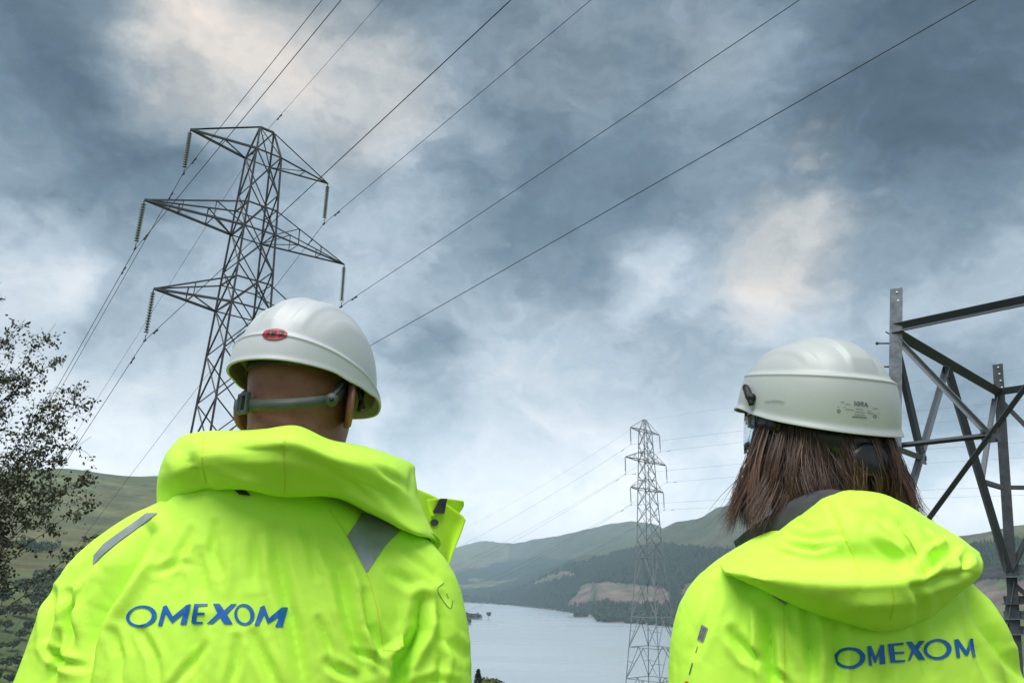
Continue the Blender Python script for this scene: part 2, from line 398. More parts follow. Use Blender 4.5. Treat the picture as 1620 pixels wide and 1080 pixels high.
FOREST2 = [(715, 935), (720, 905), (800, 886), (850, 880), (900, 884), (960, 884), (1000, 872), (1000, 900), (904, 915), (843, 925), (790, 945), (715, 950)]
pp = proj(np.stack([GX.ravel(), GY.ravel(), HZW.ravel()], 1)); pX = pp[:, 0].reshape(GX.shape); pY = pp[:, 1].reshape(GX.shape)
inframe = (np.abs(AZ)[:, None] < .76)
jx = fbm(GX/160, GY/160, 4, .6, 21)*14; jy = fbm(GX/160, GY/160, 4, .6, 31)*7
isclear = np.zeros(GX.shape, bool)
rmid = (RR[None] > 1200) & (RR[None] < 5600) & inframe
for c in CLEAR: isclear |= inpoly(pX+jx*.5, pY+jy*.4, c) & rmid
isfor = inpoly(pX+jx, pY+jy, FOREST) & rmid & ~isclear
isfor2 = inpoly(pX+jx, pY+jy, FOREST2) & (RR[None] > 4000) & inframe & (fbm(GX/500, GY/500, 3, .5, 77) > -.25)
tint = np.empty(GX.shape+(3,)); nA = fbm(GX/420, GY/420, 5, .55, 41)[..., None]; nB = fbm(GX/1100, GY/1100, 4, .5, 51)[..., None]
tint[:] = np.array([.105, .120, .052])*(1+.5*nA)
tint += np.array([.035, .005, .012])*np.clip(nB*1.5+.1, 0, 1)          # heather and bracken
lo = np.clip((HZ-LAKE)/60, 0, 1)[..., None]
tint = tint*lo+(1-lo)*np.array([.085, .11, .04])
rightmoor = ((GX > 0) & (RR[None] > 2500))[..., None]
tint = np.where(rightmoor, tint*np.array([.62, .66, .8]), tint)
tint = np.where(isfor[..., None], np.array([.022, .034, .020]), tint)
tint = np.where(isfor2[..., None], np.array([.028, .042, .026]), tint)
tint = np.where(isclear[..., None], np.array([.150, .118, .100])*(1+.45*fbm(GX/70, GY/70, 4, .6, 61)[..., None]), tint)
gr = isclear & (fbm(GX/150, GY/150, 3, .5, 63) > .16); tint = np.where(gr[..., None], np.array([.10, .12, .06]), tint)
shore = (HZ < LAKE+2.2)[..., None]; tint = np.where(shore, np.array([.17, .145, .11]), tint)
left_low = ((GX < 0) & (RR[None] > 300) & (RR[None] < 1100))[..., None]
tint = np.where(left_low & ~shore, tint*np.array([.82, .95, .9]), tint)
tint = np.where(((GX < 0) & (RR[None] < 4000))[..., None] & ~shore, tint*np.array([.90, .96, .92]), tint)
G = np.stack([GX, GY, HZW], -1)
ctr = np.array([[0, 0, HZW[:, 0].mean()]])
Vg = np.concatenate([G.reshape(-1, 3), ctr]); nr = len(RR); na = len(AZ)
Fq = gridfaces(na, nr); wrapq = np.stack([(na-1)*nr+np.arange(nr-1), (na-1)*nr+np.arange(1, nr), np.arange(1, nr), np.arange(nr-1)], 1)
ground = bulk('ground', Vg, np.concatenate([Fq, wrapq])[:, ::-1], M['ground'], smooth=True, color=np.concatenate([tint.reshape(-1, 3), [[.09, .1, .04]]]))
ci = len(Vg)-1
bm = bmesh.new(); bm.from_mesh(ground.data); bm.verts.ensure_lookup_table()
for i in range(na): bm.faces.new((bm.verts[ci], bm.verts[((i+1) % na)*nr], bm.verts[i*nr]))
bmesh.ops.recalc_face_normals(bm, faces=bm.faces[:]); bm.to_mesh(ground.data); bm.free()
if ground.data.polygons[0].normal.z < 0: ground.data.flip_normals()
tag(ground, 'olive green hillside and far slopes around the loch', kind='structure')
wv = [(-11000, 200, LAKE+CZ), (11000, 200, LAKE+CZ), (11000, 11000, LAKE+CZ), (-11000, 11000, LAKE+CZ)]
water = mobj('water', wv, [[0, 1, 2, 3]], M['water'], smooth=False); tag(water, 'pale calm loch reflecting the overcast sky', kind='structure')

# ------------------------------------------------------------------ woods on the far slopes
def sample_cells(mask, count, rg):
    # area-weighted picks of terrain cells
    dr = np.gradient(RR); da = np.gradient(AZ); area = (mask*dr[None]*RR[None]*da[:, None]).ravel()
    idx = rg.choice(area.size, count, p=area/area.sum()); i, j = np.unravel_index(idx, mask.shape)
    a = AZ[i]+(rg.random(count)-.5)*da[i]; r = RR[j]+(rg.random(count)-.5)*dr[j]
    return np.sin(a)*r, np.cos(a)*r
def cones(x, y, h, rad, base_col, rg, seg=5, jag=.25):
    m = len(x); z = height(x, y)-.5; a0 = rg.random(m)*6.28; ang = a0[:, None]+np.linspace(0, 2*np.pi, seg, endpoint=False)[None]
    rr = rad[:, None]*(1+jag*(rg.random((m, seg))*2-1)); zz = z[:, None]+h[:, None]*(.06+.16*rg.random((m, seg)))
    ring = np.stack([x[:, None]+np.cos(ang)*rr, y[:, None]+np.sin(ang)*rr, zz], -1)
    rr2 = rr*.62; zz2 = z[:, None]+h[:, None]*(.5+.12*rg.random((m, seg)))
    ring2 = np.stack([x[:, None]+np.cos(ang)*rr2, y[:, None]+np.sin(ang)*rr2, zz2], -1)
    tip = np.stack([x+rg.normal(0, .2, m), y+rg.normal(0, .2, m), z+h], -1)[:, None]
    V = np.concatenate([ring, ring2, tip], 1); k = 2*seg+1; b = (np.arange(m)*k)[:, None]; T = []
    for s in range(seg):
        t = (s+1) % seg; T += [b+np.array([s, t, seg+t]), b+np.array([s, seg+t, seg+s]), b+np.array([seg+s, seg+t, 2*seg])]
    T = np.stack(T, 1).reshape(-1, 3)
    c = base_col[:, None, :]*(.8+.4*rg.random((m, k, 1)))
    return V.reshape(-1, 3), T, c.reshape(-1, 3)
rg = np.random.default_rng(3)
x, y = sample_cells(isfor & (HZ > LAKE+2), 30000, rg); h = rg.uniform(11, 22, len(x)); cc = np.array([.024, .038, .022])*rg.uniform(.7, 1.5, (len(x), 1))
V1, T1, C1 = cones(x, y, h, h*.2, cc, rg)
forest = bulk('conifer_forest', V1, T1, M['forest'], color=C1); tag(forest, 'dark conifer plantation covering the slope above the loch', 'forest', kind='stuff')
def puffs(x, y, h, col, rg, k=26, flat=.8):
    """round broadleaf crowns: each a clump of small tilted leaf-mass faces"""
    m = len(x); z = height(x, y)
    d = rg.normal(size=(m, k, 3)); d /= np.linalg.norm(d, axis=-1, keepdims=True); rad = rg.uniform(.45, 1, (m, k, 1))**.6
    w = h*.46
    c = np.stack([x, y, z+h*.56], -1)[:, None]+d*rad*np.stack([w, w, h*.46], -1)[:, None]
    nrm = d+rg.normal(0, .5, d.shape); nrm /= np.linalg.norm(nrm, axis=-1, keepdims=True)
    t1 = np.cross(nrm, rg.normal(size=nrm.shape)); t1 /= np.linalg.norm(t1, axis=-1, keepdims=True); t2 = np.cross(nrm, t1)
    s = (h*.2)[:, None, None]*rg.uniform(.6, 1.35, (m, k, 1))
    V = np.stack([c+t1*s, c-.5*t1*s+.87*t2*s, c-.5*t1*s-.87*t2*s], 2)
    cc = col[:, None, None, :]*rg.uniform(.7, 1.35, (m, k, 1, 1))*np.ones((1, 1, 3, 1))
    return V.reshape(-1, 3), np.arange(m*k*3).reshape(-1, 3), cc.reshape(-1, 3)
shoreband = rmid & (HZ > LAKE+1.5) & (HZ < LAKE+26) & ~isclear & (GX > -300)
x, y = sample_cells(shoreband & (pX > 930) & (pX < 1200), 2600, rg); h = rg.uniform(8, 17, len(x))
V2, T2, C2 = puffs(x, y, h, np.array([.045, .068, .030])*rg.uniform(.6, 1.5, (len(x), 1)), rg, 16)
x, y = sample_cells(shoreband & (pX > 640) & (pX <= 930), 2600, rg); h = rg.uniform(7, 15, len(x))
V3, T3, C3 = puffs(x, y, h, np.array([.038, .058, .030])*rg.uniform(.6, 1.4, (len(x), 1)), rg, 12)
o = bulk('shore_woodland', np.concatenate([V2, V3]), np.concatenate([T2, T3+len(V2)]), M['shrub'], color=np.concatenate([C2, C3])); tag(o, 'mixed green woodland fringing the far shore of the loch', 'woodland', kind='stuff')
# scrub and hedge lines on the left slope, too many to count
dens = fbm(GX/170, GY/170, 4, .55, 91)
lf = inframe & (GX < -80) & (RR[None] > 620) & (RR[None] < 1900) & (HZ > LAKE+3)
x, y = sample_cells(lf & (((dens > .05) & (RR[None] < 1100)) | (dens > .34)), 3600, rg); h = rg.uniform(3, 10, len(x))
V4, T4, C4 = puffs(x, y, h, np.array([.055, .078, .036])*rg.uniform(.6, 1.5, (len(x), 1)), rg, 22)
o = bulk('hillside_scrub', V4, T4, M['shrub'], color=C4); tag(o, 'scattered dark scrub and copses on the left hillside', 'scrub', kind='stuff')

# ------------------------------------------------------------------ single trees
def crown_mesh(name, rg, h, w, leaves, lobes, leafsize, col):
    """local mesh: clumps of leaf faces spread through several lobes"""
    lc = rg.normal(size=(lobes, 3)); lc /= np.linalg.norm(lc, axis=1)[:, None]; lc *= rg.uniform(.25, .75, (lobes, 1))*np.array([w, w, h*.33])
    lc[:, 2] += h*.6; lr = rg.uniform(.28, .5, lobes)*w
    which = rg.integers(0, lobes, leaves); d = rg.normal(size=(leaves, 3)); d /= np.linalg.norm(d, axis=1)[:, None]
    c = lc[which]+d*(lr[which]*rg.uniform(.5, 1.05, leaves)**.7)[:, None]
    nrm = d+rg.normal(0, .6, d.shape); nrm /= np.linalg.norm(nrm, axis=1)[:, None]
    t1 = np.cross(nrm, rg.normal(size=nrm.shape)); t1 /= np.linalg.norm(t1, axis=1)[:, None]; t2 = np.cross(nrm, t1)
    s = leafsize*rg.uniform(.6, 1.3, (leaves, 1))
    V = np.stack([c+t1*s, c+t2*s*.7, c-t1*s, c-t2*s*.7], 1).reshape(-1, 3)
    cc = np.repeat(np.array(col)*rg.uniform(.65, 1.4, (leaves, 1)), 4, 0)*(.85+.3*rg.random((leaves*4, 1)))
    o = bulk(name, V, np.arange(leaves*4).reshape(-1, 4), M['shrub'], color=cc); me = o.data; bpy.data.objects.remove(o); return me
def trunk_mesh(name, h, r):
    V, F = tubegeo(np.array([[0, 0, -.5], [.02*h, 0, h*.25], [-.01*h, .02*h, h*.5], [.01*h, 0, h*.75]]), [r*1.2, r, r*.7, r*.3], 7)
    a = [(V, F)]
    for k in range(4):
        t = k*1.7; a.append(tubegeo(np.array([[0, 0, h*(.3+.07*k)], [math.cos(t)*h*.14, math.sin(t)*h*.14, h*(.45+.07*k)], [math.cos(t)*h*.24, math.sin(t)*h*.24, h*(.55+.07*k)]]), [r*.5, r*.35, r*.12], 5))
    V, F = joingeo(a); me = bpy.data.meshes.new(name); me.from_pydata(V.tolist(), [], F); me.materials.append(M['bark']); return me
rt = np.random.default_rng(12)
crowns = [crown_mesh('crown', rt, 10, 4.6, 620, 9, .62, c) for c in ((.070, .098, .042), (.085, .108, .048), (.055, .080, .038))]
trunkm = trunk_mesh('trunk', 10, .22)
def tree(x, y, s, ci, label, group, z=None, sz=1.):
    t = empty('broadleaf_tree', (x, y, height(np.array([x]), np.array([y]))[0]-.2 if z is None else z), label, 'tree', group)
    for nm, me in (('crown', crowns[ci]), ('trunk', trunkm)):
        o = bpy.data.objects.new(nm, me); COL.objects.link(o); o.parent = t
    t.scale = (s, s, s*sz); t.rotation_euler[2] = random.random()*6.28; return t
LT = [(8, 1000, 0), (30, 1012, 1), (18, 1030, 0), (44, 1003, 2), (58, 1015, 1), (28, 1058, 2), (8, 1062, 0), (52, 1042, 1), (14, 1084, 2), (36, 1092, 1), (-14, 1036, 0), (62, 985, 2), (40, 980, 0), (20, 975, 1), (76, 960, 0), (-8, 985, 2), (-10, 1080, 1), (66, 1072, 0), (70, 1000, 1), (2, 960, 2), (54, 962, 1), (86, 945, 2)]
for (x, y, ci) in LT:
    a, e = azel(x, y); rr = np.geomspace(300, 1200, 200); hh = height(np.sin(a)*rr, np.cos(a)*rr)-CZ
    k = np.argmax(hh > e*rr); d = rr[k] if k > 0 else 480
    tree(math.sin(a)*d, math.cos(a)*d, random.uniform(.85, 1.35)*d/560, ci, 'rounded broadleaf tree in the wooded valley floor below the birch', 'valley trees', sz=random.uniform(.75, 1.0))
# pines and bushes on the wooded point
for (x, y, s, ci) in ((740, 977, .95, 2), (747, 977, .8, 0), (755, 977, .9, 2), (773, 977, 1.15, 0), (732, 983, 1.5, 1), (724, 984, 1.7, 0), (737, 981, 1.2, 2), (750, 976, .7, 1)):
    d = dlake(x, y+1.5); a = azel(x, y)[0]
    tree(math.sin(a)*d, math.cos(a)*d, s*2.0, ci, 'small dark tree standing on the low wooded point in the loch', 'trees on the point', z=LAKE+CZ+1)
# two treetops rising from the slope below
def conifer(x, y, h, label):
    z = height(np.array([x]), np.array([y]))[0]
    t = empty('conifer_tree', (x, y, z), label, 'tree'); V, F = tubegeo(np.array([[0, 0, -.3], [0, 0, h*.5], [0, 0, h]]), [h*.018, h*.011, .01], 7)
    mobj('trunk', V, F, M['bark'], t, local=True); r = np.random.default_rng(5); L = []; C = []
    for k in range(1500):
        f = r.random()**.8; rad = (.04+(1-f))*h*.30*(.35+.65*r.random()); an = r.random()*6.28
        lvl = math.floor(f*22)/22+r.normal(0, .02); zz = h*(.12+.88*lvl)-rad*.25
        c = np.array([math.cos(an)*rad, math.sin(an)*rad, zz]); dr = np.array([math.cos(an), math.sin(an), -.1]); sd_ = np.array([-math.sin(an), math.cos(an), r.normal(0, .5)])
        L += [c+dr*.26, c+sd_*.1, c-dr*.2, c-sd_*.1]; C += [np.array([.05, .07, .03])*r.uniform(.6, 1.5)]*4
    bulk('crown', np.array(L), np.arange(len(L)).reshape(-1, 4), M['shrub'], t, color=np.array(C)); return t
d = 118; a, e = azel(757, 1057); x, y = math.sin(a)*d, math.cos(a)*d
conifer(x, y, d*e+CZ-height(np.array([x]), np.array([y]))[0], 'young conifer poking up from the slope beside the yellow jacket')
d = 112; a, e = azel(787, 1061); x, y = math.sin(a)*d, math.cos(a)*d; zt = d*e+CZ; zg = height(np.array([x]), np.array([y]))[0]
tree(x, y, max(.3, (zt-zg)/9.7), 1, 'leafy round treetop beside the young conifer on the slope', None)

# ------------------------------------------------------------------ birch
def birch():
    base = np.array([P(-150, 940, 10.5)[0], 10.5, 0]); base[2] = height(base[:1], base[1:2])[0]-.1
    root = empty('birch_tree', base, 'birch with small dark leaves and thin drooping branches beside the hillside', 'tree')
    r = np.random.default_rng(21)
    limbs = []; top = P(-95, 380, 10.5)
    tr = catmull(np.array([base, base+[.12, .1, 1.2], base+[.05, .15, 2.6], base*.4+top*.6+[.1, 0, 0], top]), 6)
    tube('trunk', tr, np.linspace(.11, .02, len(tr)), M['bark'], root, 9)
    # limbs: end points sighted in the crown, starting on the trunk
    ends = [(88, 512, 10.3), (40, 505, 10.9), (128, 600, 10.2), (75, 565, 11.2), (140, 625, 10.8), (100, 660, 9.9), (112, 690, 10.6), (60, 640, 10.3), (150, 735, 10.5), (162, 780, 10.3), (163, 835, 10.6), (95, 740, 11.1), (60, 720, 9.8), (35, 800, 10.8), (20, 560, 10.2), (20, 660, 11), (20, 865, 10.7), (-40, 520, 10.4), (-60, 640, 11.2), (-250, 560, 10.8), (-300, 700, 10.4), (-60, 780, 10), (2, 446, 10.2),  (100, 560, 10.7), (90, 610, 10.4), (110, 770, 10.5), (145, 690, 10.3), (70, 790, 10.2), (45, 590, 10.5), (25, 740, 10.5)]
    twigs = []; leafp = []; leafd = []
    for (ex, ey, eY) in ends:
        e = P(ex, ey, eY); f = np.clip((e[2]-base[2])/(top[2]-base[2])-.12-.1*r.random(), .15, .93)
        s = tr[int(f*(len(tr)-1))]
        mid = s*.45+e*.55+np.array([0, 0, .10+.22*r.random()])+r.normal(0, .12, 3)
        path = catmull(np.array([s, s*.75+mid*.25+[0, 0, .06], mid, e]), 6); path[1:-1] += r.normal(0, .02, path[1:-1].shape)
        rad = np.linspace(.013, .002, len(path)); limbs.append(tubegeo(path, rad, 5))
        L = np.linalg.norm(np.diff(path, axis=0), axis=1).sum()
        for k in range(int(11+L*7)):
            t = r.uniform(.30, 1.0)**.62; p = path[int(t*(len(path)-1))]; d = r.normal(0, 1, 3); d[2] = d[2]*.55-.15; d += (e-s)/L*.8; d /= np.linalg.norm(d)
            l = r.uniform(.14, .42)*(1.25-.5*t); q = p+d*l+np.array([0, 0, -.22*l]); m = (p+q)/2+np.array([0, 0, .04*l])+r.normal(0, .012, 3)
            tw = catmull(np.array([p, m, q]), 3); limbs.append(tubegeo(tw, np.linspace(.0045, .0015, len(tw)), 3, False))
            for j in range(int(r.integers(7, 17))):
                u = r.uniform(.15, 1.05); c = p+(q-p)*u+r.normal(0, .032, 3); leafp.append(c); leafd.append(d)
    V, F = joingeo(limbs); b = mobj('branches', V, F, M['bark'], root); b['kind'] = 'stuff'
    c = np.array(leafp); m = len(c); d = r.normal(size=(m, 3)); d[:, 2] -= .8; d /= np.linalg.norm(d, axis=1)[:, None]
    w = np.cross(d, r.normal(size=(m, 3))); w /= np.linalg.norm(w, axis=1)[:, None]; nn = np.cross(d, w)
    s = r.uniform(.018, .034, (m, 1))
    # leaf: a diamond with a fold along the midrib
    V = np.stack([c, c+d*s*.8+w*s*.62+nn*s*.15, c+d*s*2.0, c+d*s*.8-w*s*.62+nn*s*.15], 1).reshape(-1, 3)
    i = np.arange(m)[:, None]*4; T = np.concatenate([i+np.array([0, 1, 2]), i+np.array([0, 2, 3])])
    cc = np.array([.045, .058, .022])*r.uniform(.55, 1.5, (m, 1)); yel = r.random(m) < .09; cc[yel] = np.array([.13, .105, .035])*r.uniform(.6, 1.1, (yel.sum(), 1))
    V = V-base
    o = bulk('foliage', V, T, M['leaf'], root, color=np.repeat(cc, 4, 0)); o['kind'] = 'stuff'
birch()

# ------------------------------------------------------------------ pylons
def lathe(prof, seg=12):
    a = np.linspace(0, 2*np.pi, seg, endpoint=False); V = []
    for r, z in prof: V.append(np.stack([r*np.cos(a), r*np.sin(a), np.full(seg, z)], 1))
    V = np.concatenate(V); return V, [list(f) for f in gridfaces(len(prof), seg, True)]
INS = 3.75
def insulator_meshes():
    prof = []; core = []
    for k in range(15):
        z = -.33-k*.2; prof.append(lathe([(.03, z+.06), (.06, z+.05), (.165, z-.005), (.17, z-.03), (.12, z-.035), (.04, z-.015)], 10))
        core.append(lathe([(.0, z+.15), (.07, z+.14), (.075, z+.06), (.03, z+.05), (.02, z-.06)], 6))
    dV, dF = joingeo(prof)
    core += [boxgeo((0, 0, -.12), (.05, .03, .24)), boxgeo((0, 0, -INS+.2), (.04, .03, .4)), boxgeo((0, 0, -INS), (.09, .34, .1))]
    # arcing horns
    core += [tubegeo(np.array([[0, 0, -.2], [0, .22, -.25], [0, .3, -.5], [0, .24, -.62]]), .014, 5), tubegeo(np.array([[0, 0, -INS+.3], [0, -.22, -INS+.34], [0, -.3, -INS+.55]]), .014, 5)]
    cV, cF = joingeo(core); out_ = []
    for nm, V, F, m in (('glass_discs', dV, dF, M['glass_disc']), ('cap_string', cV, cF, M['disc_core'])):
        me = bpy.data.meshes.new(nm); me.from_pydata(V.tolist(), [], F); me.materials.append(m); out_.append(me)
    return out_
ins_glass, ins_core = insulator_meshes()
LV = dict(U=(0., 5.766), M=(-6.728, 8.), L=(-12.989, 6.396)); ZP, PK = 2.578, .586
def half(z):                                  # half width of the body at height z (0 = upper arms)
    return float(np.interp(z, [-57, -27.2, -12.989, -6.728, 0], [4.55, 2.0, 1.474, 1.198, 1.023]))
def pylon(name, T, w, base, matl, label, thick=1.):
    T = np.array([T[0], T[1], T[2]+CZ]); a = np.array([math.cos(w), math.sin(w), 0]); b = np.array([-math.sin(w), math.cos(w), 0])
    base = max(base, -57)
    root = empty(name, (T[0], T[1], T[2]+base), label, 'pylon')
    pt = lambda u, v_, z: T+a*u+b*v_+np.array([0, 0, z])
    cs = [(-1, -1), (1, -1), (1, 1), (-1, 1)]
    lev = [l for l in (base, -51., -45., -39.1, -33.1, -27.2) if l >= base]+[-23.6, -20.1, -16.5, -12.989, -9.86, -6.728, -3.36, 0.]
    lev = sorted(set(lev))
    for (sx, sy) in cs:                        # corner legs follow the taper, closing on the earth-wire ridge
        pts = [pt(sx*half(z), sy*half(z), z) for z in (lev[0], -27.2, -12.989, 0.) if z >= lev[0]]+[pt(sx*PK, 0, ZP)]
        sec = .17*thick; V = []; F = []
        for p, q in zip(pts[:-1], pts[1:]):
            V.append(tubegeo(np.array([p, q]), sec*.5, 4))
        V, F = joingeo(V); mobj('leg', V, F, matl, root, smooth=False)
    for z0, z1 in zip(lev[:-1], lev[1:]):
        s0, s1 = half(z0), half(z1); low = z1 <= -27.1
        for k in range(4):
            (x0, y0), (x1, y1) = cs[k], cs[(k+1) % 4]
            A, B = pt(x0*s0, y0*s0, z0), pt(x1*s0, y1*s0, z0); C, D_ = pt(x1*s1, y1*s1, z1), pt(x0*s1, y0*s1, z1)
            if low:
                m_ = (C+D_)/2; bar('brace', A, m_, .12*thick, matl, root); bar('brace', B, m_, .12*thick, matl, root, 1.)
                bar('strut', C, D_, .12*thick, matl, root)
                bar('tie', A*.5+m_*.5, A*.45+D_*.55, .07*thick, matl, root); bar('tie', B*.5+m_*.5, B*.45+C*.55, .07*thick, matl, root)
            else:
                bar('brace', A, C, .10*thick, matl, root); bar('brace', B, D_, .10*thick, matl, root, 1.)
    s0 = half(0)
    for k in range(4):
        (x0, y0), (x1, y1) = cs[k], cs[(k+1) % 4]
        for z in (0., -6.728, -12.989, -4.7, -10.9):
            s = half(z); bar('strut', pt(x0*s, y0*s, z), pt(x1*s, y1*s, z), .10*thick, matl, root)
    for sy in (-1, 1):
        bar('brace', pt(-s0, sy*s0, 0), pt(PK, 0, ZP), .09*thick, matl, root); bar('brace', pt(s0, sy*s0, 0), pt(-PK, 0, ZP), .09*thick, matl, root)
    bar('ridge', pt(-PK, 0, ZP), pt(PK, 0, ZP), .15*thick, matl, root)
    att = {}
    for nm, (z, wd) in LV.items():
        for sg, side in ((-1, 'L'), (1, 'R')):
            tip = pt(sg*wd, 0, z); s = half(z); zt = ZP if nm == 'U' else z+2.03; st = half(z+2.03) if nm != 'U' else None
            B = [pt(sg*s, -s, z), pt(sg*s, s, z)]; Tp = [pt(sg*PK, 0, ZP)]*2 if nm == 'U' else [pt(sg*st, -st, zt), pt(sg*st, st, zt)]
            arm = empty('crossarm', (0, 0, 0)); arm.parent = root; arm.location = tip-org(root)
            for q in B: bar('chord', tip, q, .15*thick, matl, arm)
            for q in Tp: bar('chord', tip, q, .10*thick, matl, arm)
            lp = lambda f, q: tip*(1-f)+q*f
            for f in ((.36, .68) if nm == 'M' else (.5,)):
                bar('tie', lp(f, B[0]), lp(f, B[1]), .075*thick, matl, arm)
                for i in (0, 1):
                    if nm != 'U': bar('tie', lp(f, B[i]), lp(f, Tp[i]), .07*thick, matl, arm)
                    if nm == 'M' and f > .5: bar('tie', lp(f, Tp[i]), B[i], .07*thick, matl, arm)
            f = .68 if nm == 'M' else .5
            bar('tie', lp(f, B[0]), B[1], .075*thick, matl, arm)
            st_ = empty('insulator_string', (0, 0, 0)); st_.parent = root; st_.location = tip-org(root); st_.rotation_euler = (0, R_(1.2*random.uniform(-1, 1)), w)
            for n_, me in (('glass_discs', ins_glass), ('cap_string', ins_core)):
                o = bpy.data.objects.new(n_, me); COL.objects.link(o); o.parent = st_
            att[nm+side] = tip-np.array([0, 0, INS])
    att['E'] = pt(0, 0, ZP)
    return root, att, b
T1_, w1_ = np.array([-20.094, 53.408, 32.067]), .736
T2_, w2_ = np.array([30.242, 168.327, 33.46]), .807
gz = lambda t: height(np.array([t[0]]), np.array([t[1]]))[0]
p1, A1, b1 = pylon('steel_pylon', T1_, w1_, gz(T1_)-CZ-T1_[2]-.3, M['steel'], 'tall dark lattice pylon rising behind the worker with the red badge helmet')
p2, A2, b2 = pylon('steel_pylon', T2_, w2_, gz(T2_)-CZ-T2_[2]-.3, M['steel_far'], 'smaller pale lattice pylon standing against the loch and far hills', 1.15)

# ------------------------------------------------------------------ conductors (each runs through its clamp, both spans)
def wire(att, w, fwd, back, Lf, Lb, rad, label, group, damp=True, wm_='wire'):
    def span(prm, sgn, L):
        ang = w+prm[0]; d = np.array([-math.sin(ang), math.cos(ang)])*sgn
        t = np.concatenate([np.linspace(.05, 12, 12), np.linspace(14, L, 60)])
        return np.stack([att[0]+d[0]*t, att[1]+d[1]*t, att[2]+prm[1]*t+prm[2]*t*t], 1)
    f = span(fwd, -1, Lf); b = span(back, 1, Lb); path = np.concatenate([f[::-1], att[None], b])
    V, F = tubegeo(path, rad, 6); root = mobj('power_line', V, F, M[wm_], None); tag(root, label, 'cable', group)
    if damp:
        for s in (f, b):
            i = 2; p = s[i]; dr = s[i+1]-s[i]; dr /= np.linalg.norm(dr); dn = np.array([0, 0, -1.])
            q = p+dn*.10
            g = [tubegeo(np.array([q-dr*.38, q-dr*.19]), .06, 7), tubegeo(np.array([q+dr*.19, q+dr*.38]), .06, 7), tubegeo(np.array([q-dr*.38, q+dr*.38]), .016, 5), boxgeo(p+dn*.05, (.06, .06, .14))]
            V, F = joingeo(g); mobj('vibration_damper', V, F, M['disc_core'], root)
    return root
nmz = dict(U='top', M='middle', L='bottom')
for k, q in A1.items():
    fw = (-.0175, .0913, .0000983); bk = (-.0226, -.372, -.0001)
    if k == 'E': lab = 'thin earth wire from the peak of the tall dark pylon'
    else: lab = f"conductor hung from the {nmz[k[0]]} crossarm of the dark pylon, {'birch' if k[1] == 'L' else 'helmet'} side"
    wire(q, w1_, fw, bk, 170, 190, .014 if k == 'E' else .021, lab, 'conductors of the near line', True)
for k, q in A2.items():
    fw = (-.0098, -.0037, -.00019); bk = (.0108, -.442, .00107)
    if k == 'E': lab = 'thin earth wire from the peak of the pale far pylon'
    else: lab = f"conductor hung from the {nmz[k[0]]} crossarm of the pale far pylon, {'yellow hood' if k[1] == 'L' else 'visor'} side"
    wire(q, w2_, fw, bk, 185, 190, .012 if k == 'E' else .017, lab, 'conductors of the far line', k != 'E', 'wire_far')

